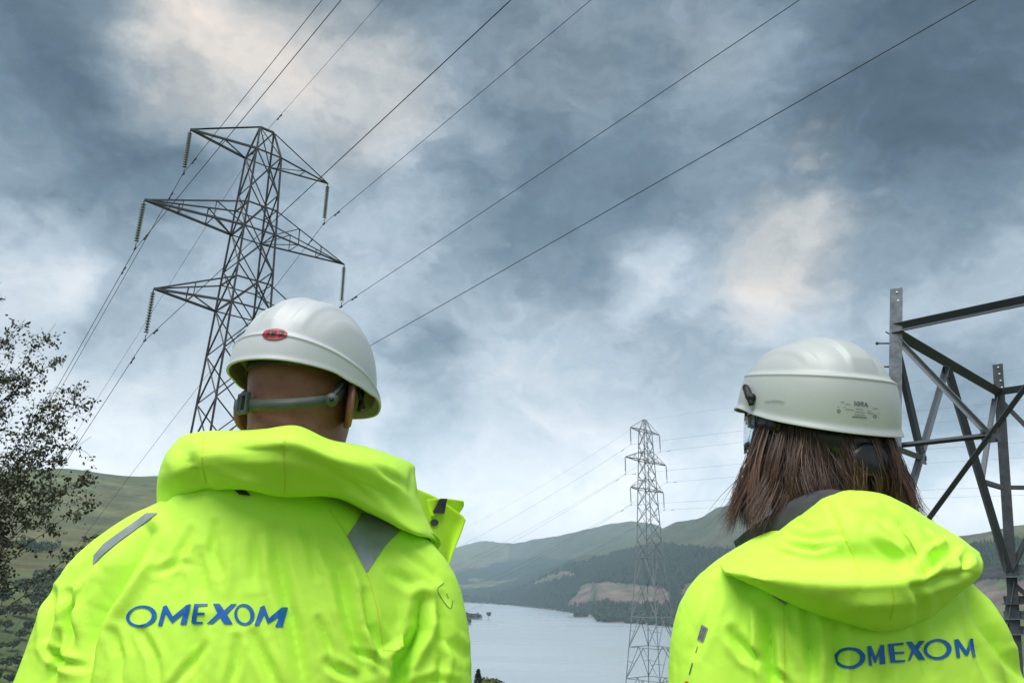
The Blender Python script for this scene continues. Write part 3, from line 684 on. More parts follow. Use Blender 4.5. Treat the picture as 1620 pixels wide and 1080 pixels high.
# ------------------------------------------------------------------ lattice tower section beside the second worker
def lattice():
    def hit(x, y, p0, nrm):                   # sight line met on a face of the tower
        d = ray(x, y); return CPOS+d*(np.dot(p0-CPOS, nrm)/np.dot(d, nrm))
    def at(x, y, d): r = ray(x, y); return CPOS+r*(d/math.hypot(r[0], r[1]))
    A = at(1412, 521, 9.0); zA = A[2]
    r = ray(1577, 622); B = CPOS+r*((zA-CZ)/r[2])
    AB = B-A; AB[2] = 0; perp = np.array([AB[1], -AB[0], 0]); L = np.linalg.norm(AB)
    D_ = A+perp; C = B+perp
    up = np.array([0, 0, 1.])
    nAB = np.cross(AB, up); nAB /= np.linalg.norm(nAB); nAD = np.cross(perp, up); nAD /= np.linalg.norm(nAD)
    g = gz(A)
    ctr = (A+B+C+D_)/4
    root = empty('lattice_tower', (ctr[0], ctr[1], gz(ctr)), 'unfinished galvanised steel tower base of bolted angles beside the dark haired worker', 'tower')
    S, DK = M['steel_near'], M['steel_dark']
    def post(p, mt, extra, sp, aim):
        q = at(*aim[:2], aim[2]); dr = (p-q)/(p[2]-q[2])                 # legs splay towards the ground
        zf = gz(q)-.3; foot = p+dr*(zf-p[2]); t = p+dr*extra
        # angle leg built with real flanges
        ax = np.array([math.cos(sp), math.sin(sp), 0]); ay = np.array([-math.sin(sp), math.cos(sp), 0]); w_, th = .128, .014
        pr = [(0, 0), (w_, 0), (w_, th), (th, th), (th, w_), (0, w_)]
        V = [q+ax*(u-.03)+ay*(v_-.03) for q in (foot, t) for u, v_ in pr]
        o = mobj('leg', V, _LF, mt, root, smooth=False)
        for k in range(4):                     # pale discs painted as sky showing through bolt holes at the leg top
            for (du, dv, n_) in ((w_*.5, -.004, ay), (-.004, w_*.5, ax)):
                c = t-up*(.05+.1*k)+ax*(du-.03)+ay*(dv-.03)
                Vb, Fb = tubegeo(np.array([c-n_*.004, c+n_*.004]), .013, 8); mobj('hole_sky_disc', Vb, Fb, M['hole'], o)
        return o
    spA = math.atan2(AB[1], AB[0])-math.pi/2
    M['hole'] = mat('pale sky in bolt holes', (.7, .75, .8), .8)
    dB = math.hypot(B[0], B[1])
    post(A, S, .47, spA+.35, (1409.5, 740, 8.93)); post(B, DK, .42, spA+.2, (1597, 930, dB+.05)); post(C, DK, .3, spA, (1990, 900, math.hypot(C[0], C[1]))); post(D_, S, .4, spA, (2100, 900, math.hypot(D_[0], D_[1])))
    mAB = hit(1497, 582, A, nAB); cX = hit(1567, 689, A, nAD)
    def mem(p, q, w, mt, sp=0.): bar('brace', p, q, w*.8, mt, root, sp)
    bar('strut', A, D_, .085, DK, root, 2.2); bar('strut', A-up*.05, B, .115, DK, root, .8); bar('strut', B, C, .1, DK, root, .4); bar('strut', D_, C, .1, DK, root)
    mem(hit(1418, 534, A, nAD), cX, .065, S, 2.4)                       # X on the near face
    mem(hit(1640, 588, A, nAD), hit(1440, 860, A, nAD), .08, DK, .5)
    mem(hit(1404, 707, A, nAD), cX, .075, DK, 1.2)
    mem(mAB, hit(1430, 812, A, nAB), .07, S, .3); mem(mAB, hit(1594, 905, A, nAB), .10, DK, 1.0)
    mem(hit(1419, 552, A, nAB), hit(1460, 729, A, nAB), .075, DK, .4); mem(hit(1418, 711, A, nAB), hit(1461, 727, A, nAB), .07, S, .4)
    mem(hit(1575, 630, A, nAB), hit(1554, 762, A, nAB), .075, S, 1.); mem(hit(1553, 762, A, nAB), hit(1586, 772, A, nAB), .07, DK)
    nBC = nAD
    mem(hit(1580, 632, B, nBC), hit(1700, 755, B, nBC), .08, DK); mem(hit(1592, 772, B, nBC), hit(1700, 773, B, nBC), .07, DK)
    mem(hit(1700, 700, B, nBC), hit(1600, 905, B, nBC), .09, DK)
    # lower ring beam and its props
    for (p, q) in (((1546, 908), (1760, 906)),):
        a_, b_ = hit(*p, B, nBC), hit(*q, B, nBC); bar('ring_beam', a_, b_, .17, S, root, 1.57)
    mem(hit(1604, 918, B, nBC), hit(1590, 1010, B, nBC), .1, S); mem(hit(1600, 922, B, nBC), hit(1680, 990, B, nBC), .08, DK)
    for k in range(3):
        a_, b_ = hit(1588, 952+24*k, B, nBC), hit(1780, 950+24*k, B, nBC); bar('ring_beam', a_, b_, .11, S if k else DK, root, 1.57)
    def gusset(c, e1, e2, w_, h_, mt, bolts):
        e1 = e1/np.linalg.norm(e1); e2 = e2-e1*np.dot(e1, e2); e2 /= np.linalg.norm(e2); nn = np.cross(e1, e2); nn = nn if np.dot(nn, CPOS-c) > 0 else -nn
        c = c+nn*.012; Rg = np.stack([e1, e2, nn], 1); V, F = boxgeo(c, (w_, h_, .010), Rg); g_ = mobj('gusset_plate', V, F, mt, root, smooth=False)
        for (u, v_) in bolts:
            p = c+e1*u*w_+e2*v_*h_; V, F = tubegeo(np.array([p, p+nn*.018]), .013, 6); mobj('bolt', V, F, M['hole_dark'], g_, smooth=False)
    M['hole_dark'] = mat('dull bolt heads', (.05, .052, .056), .5, .5)
    bl = [(-.3, .3), (.3, .3), (-.3, -.3), (.3, -.3), (0, 0)]
    gusset(A+AB/np.linalg.norm(AB)*.10-up*.06, AB, up, .17, .20, S, bl); gusset(mAB-up*.05, AB, up, .20, .15, DK, bl); gusset(cX, perp, up, .16, .14, DK, bl)
    gusset(B-AB/np.linalg.norm(AB)*.06, AB, up, .18, .22, DK, bl); gusset(hit(1590, 890, A, nAB), AB, up, .2, .22, DK, bl); gusset(hit(1460, 727, A, nAB), AB, up, .1, .1, S, bl[:2])
    # step bolts on the near leg
    for yy in (543, 580, 705):
        p = hit(1409, yy, A, nAD); q = p-CR*.14; V, F = tubegeo(np.array([p, q]), .009, 6); V2_, F2_ = tubegeo(np.array([q, q-CR*.02]), .018, 6)
        V, F = joingeo([(V, F), (V2_, F2_)]); mobj('step_bolt', V, F, DK, root)
lattice()

# ------------------------------------------------------------------ people: cloth, skin, helmets
def fabric_mat(name, color, rough=.62):
    m = bpy.data.materials.new(name); m.use_nodes = True; t = m.node_tree; b = t.nodes['Principled BSDF']; k = N(t)
    b.inputs['Base Color'].default_value = (*color, 1); b.inputs['Roughness'].default_value = rough; b.inputs['Specular IOR Level'].default_value = .25
    tc = k.new('ShaderNodeTexCoord').outputs['Object']
    b1_ = k.new('ShaderNodeBump'); b1_.inputs['Strength'].default_value = .35; b1_.inputs['Distance'].default_value = .004
    k.put(b1_.inputs['Height'], k.noise(tc, 16, 4, .55, .6))
    w = k.new('ShaderNodeTexWave', wave_type='BANDS', bands_direction='Z'); k.put(w.inputs[0], tc); w.inputs['Scale'].default_value = 260
    w2 = k.new('ShaderNodeTexWave', wave_type='BANDS', bands_direction='X'); k.put(w2.inputs[0], tc); w2.inputs['Scale'].default_value = 260
    b2_ = k.new('ShaderNodeBump'); b2_.inputs['Strength'].default_value = .12; b2_.inputs['Distance'].default_value = .0006
    k.put(b2_.inputs['Height'], k.math('ADD', w.outputs[1], w2.outputs[1])); t.links.new(b1_.outputs[0], b2_.inputs['Normal'])
    t.links.new(b2_.outputs[0], b.inputs['Normal']); return m
M['hivis'] = fabric_mat('fluorescent yellow shell fabric', (.58, .97, .085))
M['hivis_lining'] = fabric_mat('fluorescent collar fabric', (.50, .86, .02))
M['thread'] = mat('yellow stitching', (.62, .78, .03), .7)
M['reflect'] = mat('silver reflective tape', (.30, .33, .36), .42, .25, noise=(60, .12))
M['logo'] = mat('printed blue lettering', (.0, .12, .46), .5)
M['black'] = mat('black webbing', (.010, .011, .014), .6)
M['navy'] = mat('dark trousers', (.015, .018, .03), .8, bump=(30, .3, .01))
M['boot'] = mat('black leather boots', (.015, .013, .012), .5)
M['grey_cloth'] = mat('grey softshell collar', (.055, .058, .065), .85, noise=(40, .25), bump=(90, .3, .002))
def skin_mat():
    m = bpy.data.materials.new('skin'); m.use_nodes = True; t = m.node_tree; b = t.nodes['Principled BSDF']; k = N(t)
    tc = k.new('ShaderNodeTexCoord').outputs['Object']
    k.put(b.inputs['Base Color'], k.mix(k.rng(k.noise(tc, 22, 6, .65), .35, .65), (.20, .076, .054, 1), (.275, .118, .086, 1)))
    b.inputs['Roughness'].default_value = .5; b.inputs['Subsurface Weight'].default_value = .12; b.inputs['Subsurface Radius'].default_value = (.012, .004, .002); b.inputs['Subsurface Scale'].default_value = .5
    bn = k.new('ShaderNodeBump'); bn.inputs['Strength'].default_value = .3; bn.inputs['Distance'].default_value = .002; k.put(bn.inputs['Height'], k.noise(tc, 180, 3, .6)); t.links.new(bn.outputs[0], b.inputs['Normal']); return m
M['skin'] = skin_mat()
def helmet_mat(name, color, rough):
    m = mat(name, color, rough, 0, noise=(9, .04), spec=.5); b = m.node_tree.nodes['Principled BSDF']; b.inputs['Coat Weight'].default_value = .12; b.inputs['Coat Roughness'].default_value = .25; return m
M['helm_a'] = helmet_mat('white helmet shell', (.54, .57, .59), .42)
M['helm_b'] = helmet_mat('off-white helmet shell', (.47, .505, .50), .45)
M['cream'] = mat('cream helmet inside', (.36, .32, .24), .6)
M['red'] = mat('red badge', (.42, .012, .02), .4)
M['ink'] = mat('black print', (.02, .02, .022), .5)
M['print'] = mat('grey print', (.10, .11, .115), .6)
M['strap'] = mat('grey green strap', (.050, .068, .062), .55, noise=(40, .15))
M['plastic'] = mat('black harness plastic', (.012, .012, .013), .4)
M['yellow'] = mat('yellow clip', (.55, .40, .02), .5)
M['visor'] = mat('clear visor', (.9, .95, .97), .03, trans=.96, spec=.4); M['visor'].node_tree.nodes['Principled BSDF'].inputs['IOR'].default_value = 1.03
M['orange'] = mat('orange red print', (.65, .08, .02), .6)

def ring(cx, cy, z, a, b, k=24, e=2.4):
    t = np.linspace(0, 2*np.pi, k, endpoint=False); c, s_ = np.cos(t), np.sin(t)
    return np.stack([cx+a*np.sign(c)*np.abs(c)**(2/e), cy+b*np.sign(s_)*np.abs(s_)**(2/e), np.full(k, z)], 1)
def loft(rings, cap=True):
    k = len(rings[0]); V = np.concatenate(rings); F = [list(f) for f in gridfaces(len(rings), k, True)]
    if cap: F += [list(range(k))[::-1], list(range(len(V)-k, len(V)))]
    return V, F
def voxel(parts, size, iters):
    V, F = joingeo(parts); me = bpy.data.meshes.new('tmp'); me.from_pydata(np.asarray(V).tolist(), [], F)
    bm = bmesh.new(); bm.from_mesh(me); bmesh.ops.recalc_face_normals(bm, faces=bm.faces[:]); bm.to_mesh(me); bm.free()
    o = bpy.data.objects.new('tmp', me); COL.objects.link(o)
    r = o.modifiers.new('r', 'REMESH'); r.mode = 'VOXEL'; r.voxel_size = size
    s_ = o.modifiers.new('s', 'SMOOTH'); s_.factor = .5; s_.iterations = iters
    dg = bpy.context.evaluated_depsgraph_get(); m2 = bpy.data.meshes.new_from_object(o.evaluated_get(dg)); bpy.data.objects.remove(o)
    return m2
def getco(me):
    a = np.empty(len(me.vertices)*3, np.float32); me.vertices.foreach_get('co', a); b = np.empty_like(a); me.vertices.foreach_get('normal', b)
    return a.reshape(-1, 3).astype(float), b.reshape(-1, 3).astype(float)
def setco(me, v): me.vertices.foreach_set('co', v.astype(np.float32).ravel()); me.update()
def fold(px, line, wid, amp, v=None, skew=0.):
    """ridge/valley across the cloth along a polyline, tapering at both ends"""
    line = np.array(line, float); seg = np.linalg.norm(np.diff(line, axis=0), axis=1); L = np.concatenate([[0], np.cumsum(seg)]); T = L[-1]
    best = np.full(len(px), 1e9); par = np.zeros(len(px)); sd_ = np.zeros(len(px))
    for i in range(len(seg)):
        d = line[i+1]-line[i]; u = np.clip(((px-line[i])@d)/(d@d), 0, 1); c = line[i]+u[:, None]*d; e = px-c; q = np.hypot(e[:, 0], e[:, 1])
        m = q < best; best[m] = q[m]; par[m] = (L[i]+u*seg[i])[m]; sd_[m] = np.sign(d[0]*e[:, 1]-d[1]*e[:, 0])[m]
    t = par/T; taper = np.clip(np.sin(np.pi*np.clip(t*.84+.1, 0, 1)), 0, 1)**.7
    w = wid*(1+skew*sd_); s_ = best/w
    return -amp*taper*(.55*np.exp(-s_**2)+.5*np.exp(-1.9*s_)-.38*np.exp(-(s_-1.9)**2*1.4))
def crease(me, folds, front=True, fine=.0016, seed=0, floor=None):
    v, nn = getco(me); px = proj(v); view = (CPOS-v); view /= np.linalg.norm(view, axis=1)[:, None]
    fac = np.clip((np.sum(nn*view, 1)+.25)/.4, 0, 1); d = np.zeros(len(v))
    for f in folds: d += 1.2*fold(px, f[0], f[1]*.85, f[2])
    d *= fac
    wx = px[:, 0]+14*fbm(px[:, 0]/70, px[:, 1]/90, 2, .5, seed+9); wy = px[:, 1]+14*fbm(px[:, 0]/80, px[:, 1]/70, 2, .5, seed+13)
    cr1 = np.abs(fbm(wx/62, wy/150, 2, .4, seed)); cr2 = np.abs(fbm(wx/95+wy/160, wy/70-wx/140, 2, .4, seed+3))
    d += fine*.35*(-np.exp(-cr1/.07)-.8*np.exp(-cr2/.06)+.5*fbm(wx/40, wy/60, 2, .5, seed+6))*fac
    d += fine*.5*fbm(v[:, 0]*22, v[:, 2]*13+v[:, 1]*9, 3, .5, seed+4)
    setco(me, v+nn*d[:, None])
def decal(name, polys, bvh, m, parent, off=.0012, step=None, thick=0., world=True):
    """printed / sewn-on shape laid over the cloth; polys in sight coordinates [(outer[, hole])...]"""
    bm = bmesh.new()
    for poly in polys:
        if isinstance(poly, tuple) and poly[0] == 'ring':
            _, o_, i_ = poly; k = len(o_); vo = [bm.verts.new((*p, 0)) for p in o_]; vi = [bm.verts.new((*p, 0)) for p in i_]
            for a in range(k): bm.faces.new((vo[a], vo[(a+1) % k], vi[(a+1) % k], vi[a]))
        else:
            f = bm.faces.new([bm.verts.new((*p, 0)) for p in poly])
    bm.normal_update(); bmesh.ops.triangulate(bm, faces=bm.faces[:])
    co = np.array([v.co[:2] for v in bm.verts]); st = step or max(1.6, (co.max(0)-co.min(0)).max()/26)
    for ax in (0, 1):
        for q in np.arange(co[:, ax].min()+st*.5, co[:, ax].max(), st):
            c = [0, 0, 0]; c[ax] = q; nn = [0, 0, 0]; nn[ax] = 1
            bmesh.ops.bisect_plane(bm, geom=bm.verts[:]+bm.edges[:]+bm.faces[:], plane_co=c, plane_no=nn)
    bad = []; o0 = Vector(CPOS)
    for v in bm.verts:
        d = Vector(ray(v.co.x, v.co.y)).normalized(); h = bvh.ray_cast(o0, d)
        if h[0] is None: bad.append(v); continue
        nn = h[1] if h[1].dot(d) < 0 else -h[1]; v.co = h[0]+nn*off
    bmesh.ops.delete(bm, geom=bad, context='VERTS')
    me = bpy.data.meshes.new(name); bm.to_mesh(me); bm.free()
    if parent is not None: me.transform(Matrix.Translation(Vector(-org(parent))))
    return mlink(name, me, m, parent)
def ell(cx, cy, rx, ry, tilt=0., k=40):
    t = np.linspace(0, 2*np.pi, k, endpoint=False); c, s_ = math.cos(tilt), math.sin(tilt); x = rx*np.cos(t); y = ry*np.sin(t)
    return np.stack([cx+x*c-y*s_, cy+x*s_+y*c], 1)
def bvh_of(*objs):
    vs = []; fs = []; o_ = 0
    for o in objs:
        v, _ = getco(o.data); v = v+org(o); vs.append(v); fs += [[i+o_ for i in p.vertices] for p in o.data.polygons]; o_ += len(v)
    return BVHTree.FromPolygons([Vector(q) for q in np.concatenate(vs)], fs)
def strip(pts, w):
    """thin ribbon polygon round a polyline (sight coordinates)"""
    p = catmull(np.array(pts, float), 5); t = np.gradient(p, axis=0); t /= np.linalg.norm(t, axis=1)[:, None]; nn = np.stack([-t[:, 1], t[:, 0]], 1)
    a, b = p+nn*w/2, p-nn*w/2
    return [[a[i], a[i+1], b[i+1], b[i]] for i in range(len(p)-1)]
def patch(name, ctrl, ku, kv, m, parent, thick=.006, folds=None, seed=0, fine=.0012):
    """cloth panel from a net of control points"""
    g = catmull(catmull(np.array(ctrl, float), ku, 0), kv, 1); r, c = g.shape[:2]
    me = bpy.data.meshes.new(name); me.from_pydata(g.reshape(-1, 3).tolist(), [], gridfaces(r, c).tolist()); me.update()
    # outward = towards the viewer side at the middle
    mid = me.polygons[len(me.polygons)//2]
    if np.dot(np.array(mid.normal), CPOS-np.array(mid.center)) < 0: me.flip_normals()
    if folds is not None: crease(me, folds, fine=fine, seed=seed)
    if parent is not None: me.transform(Matrix.Translation(Vector(-org(parent))))
    o = mlink(name, me, m, parent)
    s_ = o.modifiers.new('thickness', 'SOLIDIFY'); s_.thickness = thick; s_.offset = -1
    return o
def legs_geo(cx, cy, zt, hipw):
    out_ = []
    for sg in (-1, 1):
        x = cx+sg*hipw; out_.append(loft([ring(x, cy, .06, .06, .075, 16), ring(x, cy, .12, .062, .08, 16), ring(x-sg*.005, cy+.01, .50, .078, .085, 16), ring(x-sg*.02, cy, .85, .10, .11, 16), ring(cx+sg*hipw*.7, cy, zt, .11, .12, 16)]))
    return out_

HEAD_RINGS = [  # z, half width, half depth, centre offset forward (relative to skull centre)
    (-.235, .080, .078, -.006), (-.17, .076, .076, -.008), (-.125, .074, .077, -.004), (-.085, .074, .088, .004), (-.05, .077, .097, .006), (-.01, .080, .101, .004), (.03, .081, .103, .002), (.065, .076, .098, 0), (.095, .060, .080, 0), (.113, .036, .05, 0), (.119, .010, .014, 0)]
def head_geo(c, yaw):
    rs = [ring(0, dy, z, a, b, 32, 2.15) for z, a, b, dy in HEAD_RINGS]
    V = catmull(np.array(rs), 4, 0); r, k = V.shape[:2]; V = V.reshape(-1, 3).copy(); F = [list(f) for f in gridfaces(r, k, True)]+[list(range(k))[::-1], list(range((r-1)*k, r*k))]
    # face: nose, brow, eye hollows, chin; roll of skin at the nape
    def bp(x, z, sx, sz, h, sy=1): 
        m = (np.sign(V[:, 1]) == sy); V[:, 1] += sy*h*np.exp(-((V[:, 0]-x)/sx)**2-((V[:, 2]-z)/sz)**2)*m
    bp(0, -.03, .012, .022, .024); bp(0, -.105, .03, .018, .012); bp(-.032, .005, .016, .012, -.008); bp(.032, .005, .016, .012, -.008); bp(0, .025, .05, .01, .006); bp(0, -.075, .022, .006, .005)
    bp(0, -.055, .05, .007, -.004, -1); bp(0, -.075, .055, .012, .005, -1)
    ears = []
    for sg in (-1, 1):
        t = np.linspace(0, 2*np.pi, 20, endpoint=False)
        ex = .038*np.sin(t)*(1+.12*np.sin(t)); ey = .027*np.cos(t)
        sec = []
        for (f, d) in ((1.0, 0.0), (1.08, .006), (1.0, .012), (.82, .008), (.55, .002), (.1, .001)):
            sec.append(np.stack([sg*(.074+d+.016*(-ey*f/.02+1)*.5+np.where(True, .004, 0)), -.012+ey*f, -.028+ex*f+.003*ey], 1) if False else np.stack([np.full(20, 0)+sg*(.080+d+(.011-ey*f*(.68 if sg > 0 else .30))), -.002+ey*f, -.030+ex*f], 1))
        E_ = np.concatenate(sec); Fe = [list(f) for f in gridfaces(len(sec), 20, True)]+[list(range(len(E_)-20, len(E_))), list(range(20))[::-1]]
        ears.append((E_, Fe))
    V, F = joingeo([(V, F)]+ears)
    cs, sn = math.cos(yaw), math.sin(yaw); Rz = np.array([[cs, -sn, 0], [sn, cs, 0], [0, 0, 1]])
    return V@Rz.T+np.asarray(c), F
def helmet_shell(prm):
    """returns outer verts (rows rim->crown) in local space: x right, y forward, z up from rim"""
    th = np.linspace(0, 2*np.pi, 160, endpoint=False); fw = np.cos(th); rt_ = np.sin(th)     # th=0 forward
    W_, Lf, Lb, H, e = prm['w'], prm['lf'], prm['lb'], prm['h'], prm.get('e', 2.25)
    Ly = np.where(fw > 0, Lf, Lb)
    bx = W_*np.sign(rt_)*np.abs(rt_)**(2/e); by = Ly*np.sign(fw)*np.abs(fw)**(2/e)
    rows = []; us = np.concatenate([np.linspace(0, .75, 100)[:-1], np.sin(np.linspace(math.asin(.75), math.pi/2, 30))])
    for u in us:
        z = u; f = (1-max(0, z)**prm['p'])**(1/prm['q'])
        rows.append((z*H, f))
    return th, fw, rt_, bx, by, rows
def helmet(name, parent, c, yaw, prm, m, tiltx=0., roll=0.):
    th, fw, rt_, bx, by, rows = helmet_shell(prm); V = []
    zr = prm['rim'](fw, rt_)                              # rim height by direction
    led = prm['ledge'](fw, rt_)                           # height of the moulded step
    for z, f in rows:
        u = z/prm['h']; zz = zr*(1-u)**2.2+z
        s_ = f*np.ones_like(th)
        s_ = s_*(1+prm['step']/prm['w']*(1/(1+np.exp((zz-led)/.0016))))           # band below the step stands proud
        s_ = s_+prm.get('flare', 0)/prm['w']*np.exp(-(z/.006)**2)+.0022/prm['w']*np.exp(-((zz-led+.003)/.0026)**2)
        x, y = bx*s_, by*s_
        if prm.get('peak'): y = y+prm['peak']*np.clip(fw, 0, 1)**3*np.exp(-(z/.02)**1.3)
        rid = sum(h*(1/(1+np.exp((np.abs(np.abs(x)-x0)-w0)/.0011))) for x0, w0, h in prm['ridges'])*np.clip((zz-led-.004)/.02, 0, 1)
        V.append(np.stack([x, y, zz+rid*.9], 1)+np.stack([x*0, np.sign(y)*rid*.25, x*0], 1))
    V = np.array(V); r, k = V.shape[:2]
    th_ = .0035
    inner = V.copy(); inner[:, :, :2] *= (1-th_/prm['w']); inner[:, :, 2] -= th_*.9*np.linspace(0, 1, r)[:, None]
    allv = np.concatenate([inner[::-1], V]).reshape(-1, 3); R2 = 2*r
    F = [list(f) for f in gridfaces(R2, k, True)]+[list(range(k)), list(range((R2-1)*k, R2*k))[::-1]]
    Rz = Matrix.Rotation(yaw, 3, 'Z') @ Matrix.Rotation(tiltx, 3, 'X') @ Matrix.Rotation(roll, 3, 'Y'); Rn = np.array(Rz)
    o = mobj(name, allv@Rn.T+c, F, [m, M['cream']], parent)
    mi = np.zeros(len(F), np.int32); mi[:(r-1)*k] = 1; mi[-2] = 1; o.data.polygons.foreach_set('material_index', mi)
    loc = lambda p: np.asarray(p, float)@Rn.T+c
    return o, loc
LET_O = lambda cx, cy, rx, ry, tl, a, b: ('ring', ell(cx, cy, rx, ry, tl), ell(cx-b, cy, rx-a-abs(b), ry-a*.78, tl))
def logo(letters, ox, oy, sc, bvh, parent):
    cv = lambda q: np.stack([ox+np.asarray(q)[:, 0]/sc, oy+np.asarray(q)[:, 1]/sc], 1)
    for l in letters:
        pl_ = ('ring', cv(l[1]), cv(l[2])) if isinstance(l, tuple) else cv(l)
        decal('letter', [pl_], bvh, M['logo'], parent, .0014, step=2.2)

# ---- the worker in the badge helmet
def man():
    cx, cy = -.400, 1.300
    zg = gz((cx, cy)); root = empty('person', (cx, cy, zg), 'person in white badge helmet and yellow jacket with raised collar, back turned', 'person')
    tor = loft([ring(cx+dx, y, z, a, b, 36, e) for z, a, b, y, e, dx in ((.78, .245, .165, cy, 2.5, 0), (.95, .25, .190, cy, 2.5, 0), (1.10, .258, .190, cy, 2.6, 0), (1.22, .262, .180, cy-.002, 2.6, 0), (1.31, .262, .164, cy, 2.5, 0), (1.37, .250, .146, cy, 2.4, 0), (1.42, .215, .130, cy-.002, 2.3, 0), (1.47, .165, .112, cy-.005, 2.2, .002), (1.515, .115, .098, cy-.01, 2.1, .006), (1.56, .092, .09, cy-.012, 2, .012))])
    parts = [tor]
    for sg in (-1, 1):
        S = np.array([cx+sg*.235, cy+.005, 1.325]); N0 = np.array([cx+sg*.06, cy, 1.445]); E_ = np.array([cx+sg*.268, cy-.03, 1.05]); Hn = np.array([cx+sg*.20, cy+.17, .90])
        pth = catmull(np.array([N0, (N0+S)/2+[sg*.01, 0, .012], S, S*.55+E_*.45+[sg*.014, 0, 0], E_, Hn]), 6)
        rad = np.interp(np.linspace(0, 1, len(pth)), [0, .2, .4, .6, .8, 1], [.072, .080, .090, .085, .080, .062]); parts.append(tubegeo(pth, rad, 22))
    me = voxel(parts, .0040, 22)
    folds = [([(232, 842), (189, 911), (155, 965), (138, 1013), (126, 1095)], 15, .020), ([(111, 940), (113, 985), (113, 1030)], 9, .013), ([(83, 935), (78, 975), (72, 1020)], 8, .010), ([(76, 1030), (100, 1045), (120, 1053)], 8, .012),
             ([(316, 880), (320, 915), (324, 950)], 12, .005), ([(306, 985), (309, 1030), (300, 1090)], 16, .007), ([(405, 845), (403, 885), (402, 920)], 11, .006), ([(430, 840), (446, 921), (463, 988), (472, 1037), (484, 1095)], 13, .010),
             ([(512, 868), (535, 899), (547, 952), (559, 1000), (580, 1060)], 12, .011), ([(574, 940), (583, 988), (604, 1026)], 10, .011), ([(668, 952), (662, 993), (645, 1025), (634, 1051), (630, 1095)], 13, .026), ([(620, 905), (655, 927)], 10, .006),
             ([(520, 1048), (540, 1062), (562, 1072)], 9, .008), ([(692, 948), (706, 1010), (732, 1036)], 11, .008), ([(402, 1005), (424, 1056), (440, 1095)], 10, .007), ([(560, 905), (575, 960), (580, 1000), (592, 1050)], 9, -.006), ([(645, 1090), (690, 1075), (730, 1085)], 9, .006),
             ([(240, 890), (215, 930), (200, 960)], 12, -.005), ([(270, 1090), (300, 1050), (325, 1020)], 7, .004), ([(360, 860), (365, 900), (362, 935)], 10, -.004), ([(610, 1035), (640, 1010), (655, 985)], 7, -.008), ([(245, 905), (285, 890), (305, 895)], 7, .003), ([(150, 905), (120, 940), (100, 970)], 10, -.006), ([(560, 1028), (590, 1040), (610, 1060)], 6, .006), ([(340, 830), (335, 870), (345, 905)], 8, .005), ([(480, 830), (492, 870), (500, 910)], 8, .006), ([(300, 840), (285, 875), (262, 905)], 8, .005), ([(375, 1010), (372, 1050), (362, 1090)], 8, .006), ([(225, 1000), (245, 1040), (250, 1085)], 8, .006), ([(505, 980), (520, 1020), (528, 1040)], 7, .006), ([(180, 1000), (190, 1040), (185, 1085)], 8, .006), ([(640, 870), (665, 890), (690, 915)], 7, .005), ([(690, 1000), (700, 1040), (695, 1085)], 8, .007), ([(95, 1000), (92, 1040), (80, 1080)], 7, .008)]
    crease(me, folds, fine=.0022, seed=5)
    me.transform(Matrix.Translation(Vector(-org(root))))
    jk = mlink('jacket', me, M['hivis'], root); bv = bvh_of(jk)
    # standing collar / rolled hood
    g = []
    top = [(318, 708, 1.47), (292, 690, 1.369), (322, 683, 1.268), (400, 680, 1.196), (468, 673, 1.175), (520, 694, 1.195), (570, 704, 1.241), (620, 719, 1.308), (655, 735, 1.389), (640, 742, 1.47)]
    upb = [(305, 712, 1.48), (268, 712, 1.34), (294, 708, 1.184), (395, 698, 1.098), (462, 692, 1.077), (530, 715, 1.097), (585, 726, 1.148), (632, 740, 1.234), (657, 756, 1.35), (648, 760, 1.46)]
    mid = [(300, 735, 1.47), (253, 745, 1.345), (275, 742, 1.185), (390, 728, 1.095), (455, 726, 1.08), (538, 748, 1.105), (594, 764, 1.155), (640, 776, 1.235), (661, 784, 1.345), (655, 790, 1.44)]
    low = [(300, 770, 1.45), (248, 782, 1.33), (283, 764, 1.2), (388, 755, 1.117), (450, 757, 1.103), (540, 770, 1.128), (598, 790, 1.172), (650, 808, 1.24), (672, 815, 1.33), (670, 822, 1.41)]
    bot = [(305, 800, 1.42), (252, 803, 1.301), (312, 775, 1.195), (380, 774, 1.147), (445, 784, 1.137), (540, 785, 1.147), (596, 813, 1.182), (655, 842, 1.225), (686, 850, 1.296), (690, 860, 1.37)]
    tuk = [(310, 798, 1.41), (275, 800, 1.31), (330, 780, 1.235), (390, 775, 1.21), (445, 784, 1.20), (530, 788, 1.21), (585, 812, 1.235), (640, 838, 1.27), (675, 848, 1.32), (685, 856, 1.38)]
    inn = [(335, 712, 1.46), (312, 700, 1.39), (340, 694, 1.315), (405, 692, 1.255), (465, 690, 1.235), (512, 706, 1.25), (560, 716, 1.29), (608, 730, 1.35), (640, 745, 1.41), (630, 752, 1.46)]
    inb = [(360, 760, 1.44), (345, 760, 1.38), (365, 756, 1.34), (415, 754, 1.30), (465, 756, 1.285), (505, 764, 1.295), (548, 772, 1.32), (590, 780, 1.36), (618, 788, 1.41), (615, 795, 1.45)]
    for row in (inb, inn, top, upb, mid, low, bot, tuk): g.append([P(*q) for q in row])
    hf = [([(290, 715), (303, 745), (325, 770)], 14, .010), ([(520, 745), (560, 770), (600, 800)], 9, .004), ([(440, 690), (452, 735), (450, 775)], 5, .0025), ([(322, 690), (325, 735), (330, 768)], 5, .003), ([(330, 700), (400, 712), (460, 715)], 12, .004), ([(350, 750), (400, 760), (430, 772)], 9, -.004), ([(560, 760), (620, 785), (655, 830)], 11, .006), ([(600, 740), (640, 770)], 7, .004), ([(470, 700), (520, 725), (600, 745)], 10, -.003), ([(652, 745), (648, 780)], 5, .004)]
    hood = patch('hood', g, 9, 10, M['hivis'], jk, .008, hf, 9, .0020)
    hb = bvh_of(hood)
